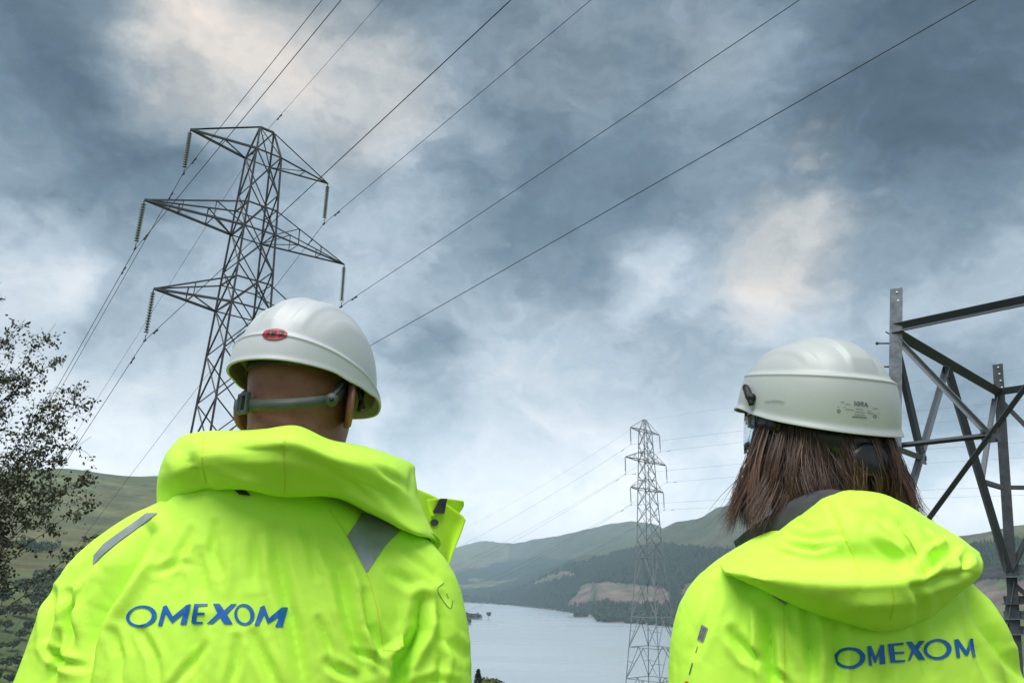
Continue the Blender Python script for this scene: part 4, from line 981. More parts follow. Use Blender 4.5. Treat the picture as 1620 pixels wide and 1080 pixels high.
    decal('stitching', strip([(452, 678), (449, 720), (451, 760), (450, 782)], 1.6), hb, M['thread'], hood, .0008, 8)
    decal('stitching', strip([(322, 690), (320, 730), (326, 765)], 1.6), hb, M['thread'], hood, .0008, 8)
    # open storm collar at the front right with its tab, strap and press stud
    fl = [[P(648, 768, 1.345), P(690, 786, 1.44), P(728, 812, 1.50), P(737, 822, 1.51)], [P(655, 805, 1.31), P(685, 812, 1.42), P(715, 835, 1.48), P(729, 845, 1.49)], [P(668, 845, 1.30), P(690, 850, 1.39), P(708, 868, 1.45), P(718, 872, 1.46)], [P(690, 890, 1.31), P(698, 895, 1.37), P(706, 900, 1.42), P(709, 901, 1.43)]]
    flap = patch('storm_flap', fl, 7, 7, M['hivis_lining'], jk, .007, [], 3)
    tb = [[P(676, 790, 1.40), P(700, 788, 1.46), P(722, 790, 1.50), P(734, 793, 1.51)], [P(680, 803, 1.40), P(702, 803, 1.465), P(724, 804, 1.505), P(733, 802, 1.515)], [P(686, 816, 1.40), P(702, 814, 1.46), P(718, 816, 1.50), P(725, 814, 1.51)]]
    tab = patch('collar_tab', tb, 6, 6, M['hivis_lining'], jk, .007, [], 3)
    fb = bvh_of(flap, tab)
    decal('hook_strap', [[(692, 790), (699, 786), (705, 788), (700, 813), (681, 813)]], fb, M['black'], flap, .004)
    decal('press_stud', [ell(685, 827, 6.5, 5.5)], fb, M['black'], flap, .003)
    # black patch painted as the shadow in the gap under the collar
    decal('collar_gap_shade', [[(366, 768), (388, 772), (398, 786), (380, 784)]], bv, M['black'], jk, .006)
    decal('reflective_patch', [[(572, 812), (600, 815), (633, 839), (607, 866), (580, 906), (549, 848)]], bv, M['reflect'], jk, .0014)
    decal('reflective_patch', [[(232, 812), (250, 812), (215, 838), (190, 856), (163, 878), (147, 894), (149, 878), (165, 860)]], bv, M['reflect'], jk, .0016)
    decal('stitching', strip([(520, 805), (549, 848), (580, 906), (598, 970), (606, 1030)], 1.4), bv, M['thread'], jk, .0008, 8)
    decal('stitching', strip([(606, 1027), (625, 1029), (645, 1024)], 1.4), bv, M['thread'], jk, .0008, 8)
    decal('sleeve_mark', strip([(702, 922), (692, 934), (711, 962), (716, 950)], 1.0)+strip([(706, 938), (709, 946)], 1.0), bv, M['print'], jk, .0008, 8)
    logo([LET_O(240, 240, 132, 92, -.16, 27, 8), [(380, 320), (425, 155), (455, 145), (508, 240), (625, 142), (662, 135), (620, 310), (568, 312), (597, 215), (503, 298), (445, 215), (415, 320)],
          [(690, 135), (808, 133), (800, 153), (722, 156), (716, 205), (782, 207), (776, 228), (711, 228), (706, 283), (768, 284), (760, 305), (680, 306), (663, 290)],
          [(850, 133), (905, 133), (945, 188), (1005, 135), (1055, 133), (968, 220), (1018, 305), (945, 305), (908, 248), (848, 303), (795, 304), (888, 213)],
          LET_O(1117, 225, 86, 92, -.35, 25, 6), [(1203, 318), (1255, 160), (1290, 145), (1330, 255), (1430, 165), (1485, 165), (1438, 332), (1382, 330), (1410, 245), (1316, 303), (1285, 225), (1242, 318)]], 180, 930, 5.4, bv, jk)
    # head and neck
    yaw = -.30; hc = P(476, 622, 1.285)
    V, F = head_geo(hc, yaw); nv = loft([ring(hc[0]+.004, hc[1]-.012, z, a, b, 24, 2.1) for z, a, b in ((1.36, .10, .09), (1.42, .078, .08), (hc[2]-.20, .064, .07))])
    body = mobj('body', *joingeo([(V, F), nv]), M['skin'], root)
    tr_ = voxel(legs_geo(cx, cy, .95, .11), .012, 6); tr_.transform(Matrix.Translation(Vector(-org(root)))); mlink('trousers', tr_, M['navy'], root)
    for sg in (-1, 1):
        x = cx+sg*.11; V, F = loft([ring(x, cy+.05, zg-.005, .05, .135, 18), ring(x, cy+.05, zg+.03, .052, .138, 18), ring(x, cy+.03, zg+.07, .05, .11, 18), ring(x, cy, zg+.13, .055, .07, 18)]); mobj('boot', V, F, M['boot'], root)
    # helmet
    hp = hc+np.array([.005, 0, .012])
    prm = dict(w=.110, lf=.140, lb=.130, h=.150, p=2.3, q=2.2, e=2.15, step=.0055, flare=.0015, peak=.022, rim=lambda f, r: -.014*np.clip(f, 0, 1)+.004*np.clip(-f, 0, 1)**2-.006*np.exp(-((np.abs(r)-1)/.06)**2),
               ledge=lambda f, r: .052-.026*(1+f)-.012*np.clip(f, 0, 1), ridges=[(0, .016, .0045), (.052, .011, .0035), (.088, .006, .002)])
    hel, loc = helmet('helmet', root, hp, yaw-.10, prm, M['helm_a'], R_(-3), R_(2))
    hv = bvh_of(hel)
    bo = decal('badge', [ell(435, 529.5, 19.5, 8.8, -.05)], hv, M['red'], hel, .0018)
    lt = [[(422, 525), (428, 525), (426, 534), (420, 534), (421, 531), (424, 531)], [(430, 525), (439, 525), (438, 528), (434, 528), (437, 530), (435, 534), (428, 534), (429, 531), (433, 531), (430, 529)], [(442, 525), (450, 525), (449, 530), (444, 531), (443, 534), (440, 534)]]
    for l in lt: decal('letter', [np.array(l)], hv, M['ink'], hel, .0024, 1.5)
    # nape strap round the back of the head
    sk = lambda x, y, Y: P(x, y, Y)
    path = catmull(np.array([P(372, 640, 1.285), P(380, 640, 1.225), P(412, 640, 1.180), P(455, 639, 1.165), (P(500, 635, 1.178)), P(528, 630, 1.205), P(545, 618, 1.245), P(556, 606, 1.29)]), 6)
    V = []; hgt = .0085
    for q in path: V += [q+[0, 0, hgt], q-[0, 0, hgt]]
    F = [[2*i, 2*i+2, 2*i+3, 2*i+1] for i in range(len(path)-1)]; st_ = mobj('nape_strap', V, F, M['strap'], hel); md = st_.modifiers.new('t', 'SOLIDIFY'); md.thickness = .0022
    V = []
    for q in catmull(np.array([P(520, 632, 1.192), P(530, 618, 1.20), P(540, 603, 1.225)]), 5): V += [q+[.006, 0, .002], q-[.006, 0, .002]]
    F = [[2*i, 2*i+2, 2*i+3, 2*i+1] for i in range(len(V)//2-1)]; st2 = mobj('side_strap', V, F, M['strap'], hel); md = st2.modifiers.new('t', 'SOLIDIFY'); md.thickness = .0022
    c = P(525, 633, 1.188); Vb, Fb = tubegeo(np.array([c, c+[.001, -.006, 0]]), .0105, 16); mobj('slider', Vb, Fb, M['strap'], hel)
    Vb, Fb = tubegeo(np.array([c+[.001, -.006, 0], c+[.001, -.008, 0]]), .004, 12); mobj('rivet', Vb, Fb, M['black'], hel)
    c = P(385, 638, 1.205); rz = np.array(Matrix.Rotation(-.75, 3, 'Z'))
    pcs = [boxgeo(c+rz@np.array([0, 0, s_*.0145]), (.030, .008, .006), rz) for s_ in (-1, 1)]+[boxgeo(c+rz@np.array([s_*.013, 0, 0]), (.005, .008, .034), rz) for s_ in (-1, 1)]+[boxgeo(c+rz@np.array([-.003, -.001, 0]), (.004, .008, .03), rz)]
    Vb, Fb = joingeo(pcs); bk = mobj('buckle', Vb, Fb, M['strap'], hel, smooth=False)
    md = bk.modifiers.new('b', 'BEVEL'); md.width = .0015; md.segments = 2
    # cradle webbing inside the brim by the right temple
    for (p, q) in (((566, 612, 1.33), (575, 645, 1.36)), ((576, 610, 1.36), (568, 650, 1.34))):
        tube('cradle_strap', np.array([P(*p), P(*q)]), .004, M['plastic'], hel, 6)
    # headband holding the shell to the skull
    Rn = np.array(Matrix.Rotation(yaw, 3, 'Z')); t = np.linspace(0, 2*np.pi, 48, endpoint=False)
    rows = [np.stack([.0865*np.sin(t), .106*np.cos(t)+.003, np.full(48, z)], 1)@Rn.T+hc for z in (.022, .048)]
    V, F = np.concatenate(rows), [list(f) for f in gridfaces(2, 48, True)]; o = mobj('headband', V, F, M['plastic'], hel); md = o.modifiers.new('t', 'SOLIDIFY'); md.thickness = .002
man()

# ---- the worker with long hair and visor helmet
def woman():
    cx, cy = .500, 1.215; yb = .10
    zg = gz((cx, cy)); root = empty('person', (cx, cy, zg), 'person with brown shoulder length hair in visor helmet and hooded yellow jacket', 'person')
    Rz = np.array(Matrix.Rotation(yb, 3, 'Z')); c0 = np.array([cx, cy, 0])
    rt_ = lambda q: (np.asarray(q)-c0)@Rz.T+c0
    tor = loft([ring(cx+dx, y, z, a, b, 36, e) for z, a, b, y, e, dx in ((.75, .215, .155, cy, 2.5, 0), (.95, .205, .168, cy, 2.5, 0), (1.10, .205, .166, cy, 2.5, 0), (1.22, .21, .152, cy, 2.5, 0), (1.29, .208, .138, cy, 2.4, 0), (1.34, .19, .125, cy, 2.3, 0), (1.39, .15, .108, cy-.002, 2.2, .003), (1.435, .105, .09, cy-.004, 2.1, .006), (1.48, .08, .082, cy, 2, .01))])
    parts = [(rt_(tor[0]), tor[1])]
    for sg in (-1, 1):
        S = np.array([cx+sg*.172, cy+.005, 1.295]); N0 = np.array([cx+sg*.05, cy, 1.39]); E_ = np.array([cx+sg*.200, cy-.02, 1.03]); Hn = np.array([cx+sg*.16, cy+.16, .90])
        pth = catmull(np.array([N0, (N0+S)/2+[0, 0, .012], S, S*.55+E_*.45+[sg*.012, 0, 0], E_, Hn]), 6)
        rad = np.interp(np.linspace(0, 1, len(pth)), [0, .2, .4, .6, .8, 1], [.062, .070, .078, .074, .068, .055]); q = tubegeo(pth, rad, 22); parts.append((rt_(q[0]), q[1]))
    me = voxel(parts, .0038, 20)
    folds = [([(1212, 972), (1216, 1026), (1222, 1095)], 11, .018), ([(1278, 962), (1280, 1009), (1288, 1065)], 10, .011), ([(1326, 985), (1326, 1040), (1322, 1095)], 10, .010), ([(1158, 1000), (1181, 1033), (1210, 1048)], 10, .009), ([(1446, 995), (1460, 1028), (1470, 1065)], 11, .006),
             ([(1533, 940), (1557, 989), (1578, 1022), (1612, 1070)], 12, .011), ([(1525, 980), (1549, 1029), (1568, 1080)], 11, .007), ([(1130, 930), (1120, 975), (1100, 1030)], 10, .004), ([(1240, 970), (1250, 1010), (1262, 1050)], 9, -.006), ([(1300, 990), (1300, 1040), (1296, 1090)], 8, -.006), ([(1190, 960), (1195, 1000), (1196, 1040)], 9, -.005),
             ([(1215, 1060), (1235, 1072), (1250, 1090)], 8, .008), ([(1400, 1060), (1405, 1095)], 10, .005), ([(1372, 1000), (1375, 1050), (1370, 1095)], 12, -.003), ([(1580, 950), (1600, 985), (1612, 1010)], 9, .006), ([(1600, 1040), (1625, 1075)], 9, .005)]
    crease(me, folds, fine=.002, seed=15)
    me.transform(Matrix.Translation(Vector(-org(root))))
    jk = mlink('jacket', me, M['hivis'], root); bv = bvh_of(jk)
    # hood hanging down the back
    xs = None
    r0 = [(1150, 888, 1.2), (1180, 868, 1.208), (1226, 848, 1.215), (1268, 822, 1.213), (1310, 790, 1.205), (1350, 785, 1.202), (1392, 790, 1.202), (1432, 806, 1.211), (1472, 830, 1.22), (1512, 852, 1.223), (1545, 876, 1.215)]
    r1 = [(1139, 893, 1.157), (1172, 869, 1.162), (1223, 846, 1.156), (1263, 816, 1.148), (1305, 785, 1.135), (1345, 777, 1.13), (1392, 781, 1.13), (1434, 798, 1.138), (1474, 823, 1.151), (1516, 848, 1.162), (1550, 873, 1.162)]
    r2 = [(1141, 897, 1.137), (1180, 880, 1.119), (1230, 862, 1.103), (1272, 842, 1.087), (1315, 822, 1.075), (1352, 815, 1.07), (1398, 818, 1.075), (1440, 828, 1.087), (1480, 845, 1.103), (1522, 862, 1.119), (1553, 880, 1.143)]
    r3 = [(1144, 900, 1.127), (1186, 892, 1.097), (1236, 880, 1.08), (1280, 866, 1.063), (1322, 855, 1.05), (1358, 850, 1.045), (1402, 852, 1.05), (1443, 858, 1.063), (1484, 866, 1.08), (1527, 874, 1.097), (1556, 887, 1.127)]
    r4 = [(1148, 904, 1.114), (1192, 902, 1.069), (1242, 899, 1.058), (1286, 894, 1.05), (1328, 890, 1.044), (1362, 888, 1.042), (1406, 889, 1.046), (1446, 886, 1.057), (1488, 880, 1.068), (1530, 884, 1.084), (1557, 894, 1.119)]
    r5 = [(1152, 908, 1.11), (1198, 911, 1.052), (1246, 913, 1.026), (1290, 915, 1.007), (1332, 917, 0.998), (1366, 919, 0.996), (1408, 919, 1.0), (1448, 914, 1.013), (1490, 903, 1.034), (1532, 900, 1.07), (1556, 902, 1.115)]
    r6 = [(1158, 911, 1.105), (1204, 923, 1.052), (1250, 933, 1.028), (1294, 941, 1.01), (1336, 948, 1.002), (1370, 952, 1.0), (1410, 952, 1.006), (1450, 945, 1.02), (1490, 930, 1.042), (1528, 917, 1.075), (1552, 909, 1.11)]
    r7 = [(1166, 915, 1.105), (1212, 934, 1.07), (1256, 952, 1.053), (1299, 966, 1.039), (1341, 977, 1.032), (1376, 984, 1.03), (1414, 984, 1.034), (1452, 974, 1.047), (1488, 954, 1.068), (1522, 932, 1.09), (1546, 916, 1.11)]
    r8 = [(1172, 917, 1.11), (1218, 939, 1.086), (1262, 959, 1.075), (1304, 975, 1.067), (1347, 989, 1.062), (1384, 998, 1.06), (1416, 997, 1.062), (1452, 987, 1.069), (1486, 966, 1.084), (1516, 940, 1.101), (1540, 921, 1.115)]
    r9 = [(1180, 916, 1.135), (1224, 936, 1.115), (1268, 955, 1.105), (1308, 970, 1.10), (1350, 984, 1.095), (1386, 992, 1.093), (1416, 991, 1.094), (1450, 981, 1.10), (1482, 961, 1.11), (1510, 937, 1.12), (1532, 922, 1.13)]
    g = [[P(*q) for q in row] for row in (r0, r1, r2, r3, r4, r5, r6, r7, r8, r9)]
    hf = [([(1310, 795), (1330, 840), (1350, 880)], 6, .003), ([(1250, 845), (1290, 850), (1330, 845)], 7, .006), ([(1240, 860), (1290, 868), (1320, 860)], 6, .005), ([(1225, 868), (1260, 880)], 5, .004), ([(1350, 795), (1395, 815), (1425, 850)], 10, .006), ([(1400, 800), (1440, 840), (1460, 880)], 8, .005), ([(1460, 905), (1480, 880), (1508, 868)], 9, .013), ([(1350, 800), (1380, 800), (1420, 820)], 7, -.005),
          ([(1450, 930), (1490, 915), (1535, 905)], 8, .006), ([(1330, 960), (1400, 955), (1450, 950)], 12, -.004), ([(1445, 925), (1458, 955), (1452, 985)], 9, .005), ([(1190, 905), (1220, 910)], 5, .004), ([(1260, 828), (1290, 835)], 6, .004), ([(1380, 840), (1420, 870), (1440, 900)], 9, -.006), ([(1525, 880), (1530, 900)], 8, .008), ([(1470, 840), (1500, 868)], 6, -.004)]
    hood = patch('hood', g, 8, 10, M['hivis'], jk, .007, hf, 19, .002); hb = bvh_of(hood)
    decal('stitching', strip([(1309, 792), (1330, 838), (1350, 878), (1361, 905)], 1.4), hb, M['thread'], hood, .0008, 8)
    decal('stitching', strip([(1424, 838), (1440, 858), (1455, 888), (1464, 912)], 1.4), hb, M['thread'], hood, .0008, 8)
    decal('stitching', strip([(1410, 928), (1414, 950), (1408, 980)], 1.4), hb, M['thread'], hood, .0008, 8)
    decal('reflective_patch', [[(1212, 932), (1232, 940), (1247, 951), (1243, 957), (1225, 945)]], bv, M['reflect'], jk, .0014)
    decal('stitching', strip([(1240, 955), (1241, 1000), (1241, 1090)], 1.4), bv, M['thread'], jk, .0008, 8)
    decal('sleeve_label', [[(1110, 987), (1121, 993), (1113, 1016), (1103, 1011)]], bv, M['reflect'], jk, .0012)
    for k in range(4): decal('sleeve_stripe', strip([(1110.5+2.6*k, 990+1.2*k), (1104.5+2.4*k, 1010+1.2*k)], 1.0), bv, M['print'], jk, .0018, 8)
    decal('sleeve_print', strip([(1104, 1022), (1101, 1032)], 1.6)+strip([(1096, 1048), (1091, 1066)], 1.8), bv, M['print'], jk, .001, 8)
    decal('sleeve_emblem', [[(1086, 1076), (1092, 1080), (1088, 1090), (1081, 1084)]], bv, M['orange'], jk, .0012)
    logo([LET_O(225, 507, 124, 86, -.05, 30, 6), [(362, 415), (390, 408), (428, 500), (465, 405), (497, 400), (507, 552), (460, 556), (455, 470), (430, 545), (418, 547), (388, 462), (399, 568), (379, 570)],
          [(525, 395), (655, 383), (650, 403), (575, 411), (579, 460), (660, 455), (655, 472), (581, 478), (586, 525), (668, 522), (660, 540), (548, 547)],
          [(672, 380), (715, 375), (742, 412), (778, 370), (825, 367), (767, 440), (832, 520), (775, 522), (732, 468), (705, 528), (688, 528), (716, 445)],
          LET_O(925, 437, 110, 83, -.05, 28, 5), [(1055, 360), (1088, 355), (1152, 446), (1182, 352), (1208, 350), (1226, 497), (1203, 500), (1192, 418), (1166, 487), (1142, 483), (1094, 405), (1104, 503), (1075, 505)]], 1300, 940, 5.0625, bv, jk)
    # head, hair, grey collar
    yaw = .30; hc = P(1294, 682, 1.262)+np.array([0, 0, .0])
    V, F = head_geo(hc, yaw); V = (V-hc)*.95+hc; nv = loft([ring(hc[0], hc[1]-.01, z, a, b, 24, 2.1) for z, a, b in ((1.30, .09, .08), (1.38, .06, .065), (hc[2]-.19, .054, .06))])
    mobj('body', *joingeo([(V, F), nv]), M['skin'], root)
    cr = [[(1160, 856, 1.3), (1192, 830, 1.248), (1224, 810, 1.204), (1258, 788, 1.167), (1302, 774, 1.143), (1345, 776, 1.142), (1395, 784, 1.163), (1440, 806, 1.213), (1470, 831, 1.28)], [(1164, 866, 1.285), (1198, 842, 1.228), (1232, 822, 1.181), (1268, 800, 1.147), (1310, 788, 1.126), (1350, 792, 1.122), (1396, 798, 1.143), (1440, 819, 1.193), (1472, 844, 1.26)], [(1177, 905.8, 1.25), (1212, 890.2, 1.203), (1247, 875.2, 1.163), (1282, 857.6, 1.132), (1320, 841.2, 1.113), (1355, 834.2, 1.112), (1396, 838.8, 1.133), (1436, 850.8, 1.173), (1470, 866.8, 1.24)]]
    patch('collar', [[P(*q) for q in row] for row in cr], 6, 6, M['grey_cloth'], root, .006, [([(1235, 850), (1275, 825)], 6, .004)], 8, .002)
    rh = np.random.default_rng(31); HV = []; HF = []; HC = []; off = 0
    Rh = np.array(Matrix.Rotation(yaw, 3, 'Z'))
    # scalp cap of hair under the strands
    rs = [ring(0, dy-.004, z, a*1.02, b*1.04, 40, 2.1)@Rh.T+hc for z, a, b, dy in ((-.150, .070, .066, -.018), (-.12, .076, .078, -.012), (-.09, .078, .086, -.010), (-.05, .079, .092, -.004), (0, .080, .096, .0), (.05, .082, .104, 0), (.09, .066, .085, 0))]
    Vc, Fc = loft(rs); 
    # locks: each a guide curve with its own wave; strands gather towards the tip
    nl = 120
    for q in range(nl):
        an0 = -1.95+4.1*(q+.5*rh.random())/nl if q < 84 else rh.uniform(-1.9, 2.1)
        lay0 = rh.random(); ph = rh.uniform(0, 6.28); cl = rh.normal(0, 1)*.6
        side = min(1., abs(an0+.1)/1.5)
        # length falls to the collar; shorter where it tucks into the grey collar
        ln0 = .138+.026*side+.014*cl-.030*math.exp(-((an0+.6)/.45)**2)-(.010 if an0 < -1 else 0)
        fl0 = -.004+.046*side**1.3+.010*lay0+.006*cl-.012*math.exp(-((an0+.5)/.45)**2)
        flick = rh.normal(.016, .014)*side; sway = rh.normal(0, .016)
        for k in range(52):
            an = an0+rh.normal(0, .055); lay = np.clip(lay0+rh.normal(0, .15), 0, 1)
            dirv = np.array([math.sin(an), -math.cos(an), 0])@Rh.T; tang = np.array([math.cos(an), math.sin(an), 0])@Rh.T
            ra = .074+.012*lay; rb = .090+.012*lay
            rootp = hc+np.array([0, 0, rh.uniform(-.02, .045)])+(np.array([math.sin(an)*ra, -math.cos(an)*rb, 0])@Rh.T)
            ts_ = np.linspace(0, 1, 14); ln = ln0*(1+rh.normal(0, .05))+(rootp[2]-hc[2])
            gather = (an0-an)*.09*np.clip(ts_*1.5-.2, 0, 1)**1.2*rh.uniform(.3, 1)
            wave = .0085*np.sin(ts_*7.0+ph)*ts_**.8+.0014*np.sin(ts_*15+rh.uniform(0, 6.28))*ts_
            out_p = fl0*ts_**.9+.010*np.sin(ts_*math.pi)+wave+flick*ts_**4+rh.normal(0, .003)*ts_
            pa = rootp+dirv*out_p[:, None]+tang*(gather+sway*ts_**2+.7*wave[::-1]*ts_+rh.normal(0, .003)*ts_)[:, None]+np.array([0, 0, -1.])*(ts_*ln)[:, None]
            if rh.random() < .05: pa = pa+dirv*(ts_**2*rh.uniform(0, .022))[:, None]+tang*(ts_**2*rh.normal(0, .02))[:, None]
            w_ = rh.uniform(.00035, .0009)*np.interp(ts_, [0, .6, 1], [1, .9, .1])
            side_v = tang*math.cos(rh.normal(0, .5))+dirv*rh.normal(0, .4); side_v /= np.linalg.norm(side_v)
            v_ = np.stack([pa+side_v*w_[:, None], pa+dirv*(w_*.9)[:, None], pa-side_v*w_[:, None]], 1).reshape(-1, 3); HV.append(v_); m_ = len(pa)
            i = np.arange(m_-1)[:, None]*3+off; HF.append(np.concatenate([i+np.array([0, 1, 4, 3]), i+np.array([1, 2, 5, 4])]))
            tone = np.array([.050, .026, .0165])*rh.uniform(.6, 1.5)*(1+.5*cl)*(.6+.7*lay)
            HC.append(np.repeat(tone*np.linspace(.8, 1.35, m_)[:, None], 3, 0)); off += 3*m_
    HF = np.concatenate(HF)
    Vs = np.concatenate(HV); Cs = np.concatenate(HC)
    hr = bulk('hair', Vs-org(root), np.array(HF), M['hair'], root, smooth=True, color=Cs); hr['kind'] = 'stuff'
    mobj('scalp', Vc, Fc, M['hairbase'], hr)
    tr_ = voxel(legs_geo(cx, cy, .93, .10), .012, 6); tr_.transform(Matrix.Translation(Vector(-org(root)))); mlink('trousers', tr_, M['navy'], root)
    for sg in (-1, 1):
        x = cx+sg*.10; V, F = loft([ring(x, cy+.05, zg-.005, .046, .125, 18), ring(x, cy+.05, zg+.03, .048, .128, 18), ring(x, cy+.03, zg+.07, .046, .10, 18), ring(x, cy, zg+.13, .05, .065, 18)]); mobj('boot', V, F, M['boot'], root)
    # helmet
    hp = hc+np.array([0, 0, .018])
    prm = dict(w=.110, lf=.135, lb=.124, h=.135, p=2.6, q=2.3, e=2.3, step=.005, flare=.004, peak=.014, rim=lambda f, r: -.004-.010*np.clip(-f, -.2, 1)+.010*np.exp(-((f-.45)/.4)**2),
               ledge=lambda f, r: .072-.004*f, ridges=[(0, .024, .006), (.072, .007, .003)])
    TILT = R_(15); hel, loc = helmet('helmet', root, hp, yaw, prm, M['helm_b'], TILT)
    Rt = np.array(Matrix.Rotation(yaw, 3, 'Z') @ Matrix.Rotation(TILT, 3, 'X'))
    hv = bvh_of(hel)
    # printed approval text on the rear of the shell
    def cpx(pts): return [(1150+x/5.4, 520+y/5.4) for x, y in pts]
    def blk(x, y, w_, h_): return np.array(cpx([(x, y), (x+w_, y+.08*w_), (x+w_-2, y+h_+.08*w_), (x-2, y+h_)]))
    I_ = [blk(1088, 618, 8, 36)]; Dp = [np.array(cpx([(1105, 620), (1128, 624), (1134, 640), (1124, 656), (1101, 654)]))]
    dec = [('letter', [blk(1088, 618, 9, 36)]), ('letter', [('ring', ell(1150+1118/5.4, 520+639/5.4, 2.9, 3.3, .1, 20), ell(1150+1117/5.4, 520+639/5.4, 1.3, 2.0, .1, 20))]),
           ('letter', [blk(1140, 622, 7, 36), blk(1147, 623, 16, 7), blk(1147, 638, 16, 6), blk(1160, 628, 6, 14), np.array(cpx([(1150, 642), (1157, 642), (1168, 662), (1160, 662)]))]),
           ('letter', [np.array(cpx([(1184, 628), (1190, 628), (1203, 666), (1196, 666)])), np.array(cpx([(1184, 628), (1190, 628), (1177, 662), (1170, 662)])), blk(1178, 648, 18, 5)])]
    for nm, pl_ in dec: decal(nm, pl_, hv, M['print'], hel, .0009, 1.2)
    rr_ = np.random.default_rng(4)
    for (x, y, w_) in ((970, 622, 34), (1012, 640, 44), (1100, 682, 64), (1015, 684, 70), (1095, 708, 84), (1088, 728, 50), (1142, 734, 42), (1068, 746, 128), (1200, 700, 30), (1195, 716, 60), (1245, 676, 42), (1190, 658, 18), (945, 662, 16), (998, 668, 14), (1285, 718, 14), (1292, 756, 6)):
        n_ = max(2, int(w_/9)); pls = [blk(x+i*w_/n_, y+.08*i*w_/n_, w_/n_*.72, 5.5 if (x, y) != (1068, 746) else 8) for i in range(n_)]
        decal('print_line', pls, hv, M['print'] if y != 746 else M['ink'], hel, .0009, 2)
    for (x, y) in ((955, 702), (1262, 746)): decal('print_mark', [('ring', ell(1150+x/5.4, 520+y/5.4, 2.8, 2.8, 0, 16), ell(1150+x/5.4, 520+y/5.4, 1.7, 1.7, 0, 16))], hv, M['print'], hel, .0009, 2)
    # side rail moulding over the temple, black visor clip, yellow buckle
    decal('rail', strip([(1211, 632), (1228, 631), (1242, 633)], 3.2), hv, M['helm_b'], hel, .003, 6)
    def surf(x, y, off):
        d = Vector(ray(x, y)).normalized(); h = hv.ray_cast(Vector(CPOS), d)
        return None if h[0] is None else np.array(h[0]+(h[1] if h[1].dot(d) < 0 else -h[1])*off)
    ca, cb, cc_ = surf(1186, 616, .006), surf(1192, 630, .008), surf(1194, 641, .006)
    if ca is not None and cb is not None and cc_ is not None:
        V, F = tubegeo(catmull(np.array([ca+[-.004, 0, .002], ca, cb, cc_]), 4), np.array([.0035]+[.0062]*8+[.0045]*4), 10); cl = mobj('visor_clip', V, F, M['black'], hel)
        V, F = tubegeo(np.array([cb+[.003, -.006, 0], cb+[.003, .004, 0]]), .0065, 12); mobj('clip_pivot', V, F, M['black'], hel)
    # visor: curved clear sheet hanging inside the front rim
    rows = []
    t = np.linspace(-1.45, 1.45, 30)
    for z, sc_ in ((.012, 1.0), (-.02, 1.0), (-.05, .985), (-.07, .96)):
        dz = np.where(np.abs(t) > 1.0, (np.abs(t)-1.0)*.055*(z < -.03), 0)
        rows.append(np.stack([.102*np.sin(t)*sc_, .128*np.cos(t)**1*sc_+.012, z+dz], 1)@Rt.T+hp)
    V = np.concatenate(rows); vi = mobj('visor', V, gridfaces(4, 30).tolist(), M['visor'], hel); md = vi.modifiers.new('t', 'SOLIDIFY'); md.thickness = .0015
    tube('visor_edge', np.concatenate([rows[0][:1], rows[1][:1], rows[2][:1], rows[3], rows[2][-1:], rows[1][-1:]]), .0009, M['print'], vi, 5)
    # black headband, ratchet wheel and side strap
    t = np.linspace(0, 2*np.pi, 64, endpoint=False); bw = lambda z, zb: z+zb*np.clip(-np.cos(t), 0, 1)
    rows = [np.stack([(.0995+e_)*np.sin(t), (.119+e_)*np.cos(t)-.002, bw(z, zb)], 1)@Rt.T+hp for z, zb, e_ in ((.012, .0, -.002), (-.012, -.020, .003), (-.024, -.030, .002))]
    o = mobj('headband', np.concatenate(rows), [list(f) for f in gridfaces(3, 64, True)], M['plastic'], hel); md = o.modifiers.new('t', 'SOLIDIFY'); md.thickness = .003
    wc = np.array([0, -.121, -.050])@Rt.T+hp; nd = np.array([0, -1., 0])@Rt.T
    k = 28; prf = []
    for d_, r_ in ((-.004, .024), (.002, .026), (.010, .026), (.014, .022), (.015, .004)):
        a = np.linspace(0, 2*np.pi, k, endpoint=False); rr2 = r_*(1+.03*np.sign(np.sin(a*7))*(r_ > .023)); xa = np.cross(nd, [0, 0, 1.])
        prf.append(wc+nd*d_+np.cos(a)[:, None]*rr2[:, None]*xa*1.35+np.sin(a)[:, None]*rr2[:, None]*np.array([0, 0, 1.]))
    V, F = loft(prf); mobj('ratchet_wheel', V, F, M['plastic'], hel)
    sdv = np.array([-1., -.25, 0]); sdv /= np.linalg.norm(sdv)
    for (lp, r_) in (((-.100, -.03, -.012), .013),):
        c_ = np.array(lp)@Rt.T+hp; nd2 = sdv@Rt.T; V, F = tubegeo(np.array([c_, c_+nd2*.006]), r_, 18); mobj('side_pivot', V, F, M['plastic'], hel)
        V, F = tubegeo(np.array([c_+nd2*.006, c_+nd2*.008]), r_*.5, 14); mobj('pivot_cap', V, F, M['ink'], hel)
    yb_ = loc((-.080, .072, -.010)); V, F = boxgeo(yb_, (.014, .012, .014)); mobj('yellow_buckle', V, F, M['yellow'], hel, smooth=False)
    yb_ = loc((-.088, .062, -.014)); V, F = boxgeo(yb_, (.006, .006, .018)); mobj('buckle_pin', V, F, M['reflect'], hel, smooth=False)
M['hair'] = mat('brown hair', (.05, .025, .014), .42, attr='tint', spec=.45)
M['hairbase'] = mat('dark hair underlayer', (.016, .009, .006), .7)
woman()

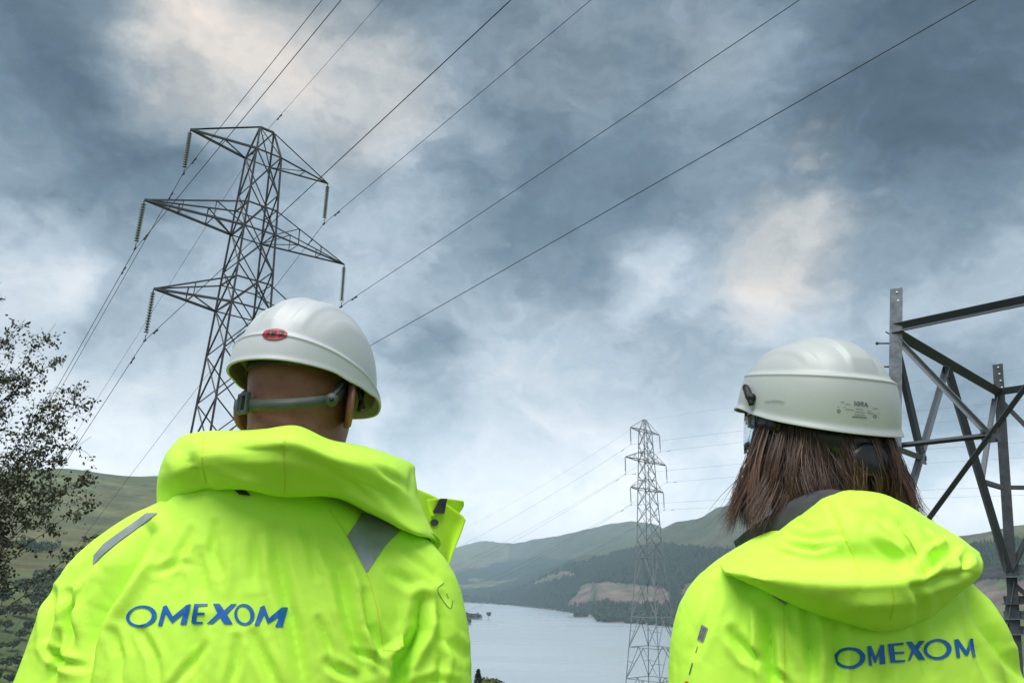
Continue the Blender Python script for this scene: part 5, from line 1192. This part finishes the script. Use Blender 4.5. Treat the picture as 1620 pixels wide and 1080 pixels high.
# ------------------------------------------------------------------ haze over the loch
hz = boxgeo((0, 0, (HZW.max()+40+LAKE-12)/2), (33000, 33000, HZW.max()+40-(LAKE-12)))
hm = bpy.data.materials.new('thin blue haze'); hm.use_nodes = True; t = hm.node_tree; t.nodes.clear()
ho = t.nodes.new('ShaderNodeOutputMaterial'); pv = t.nodes.new('ShaderNodeVolumePrincipled'); t.links.new(pv.outputs[0], ho.inputs['Volume'])
pv.inputs['Color'].default_value = (.64, .84, 1, 1); pv.inputs['Density'].default_value = 8.0e-5; pv.inputs['Anisotropy'].default_value = .0
haze = mobj('haze', hz[0], hz[1], hm, None, False); tag(haze, 'thin bluish haze over the loch and hills', kind='stuff')
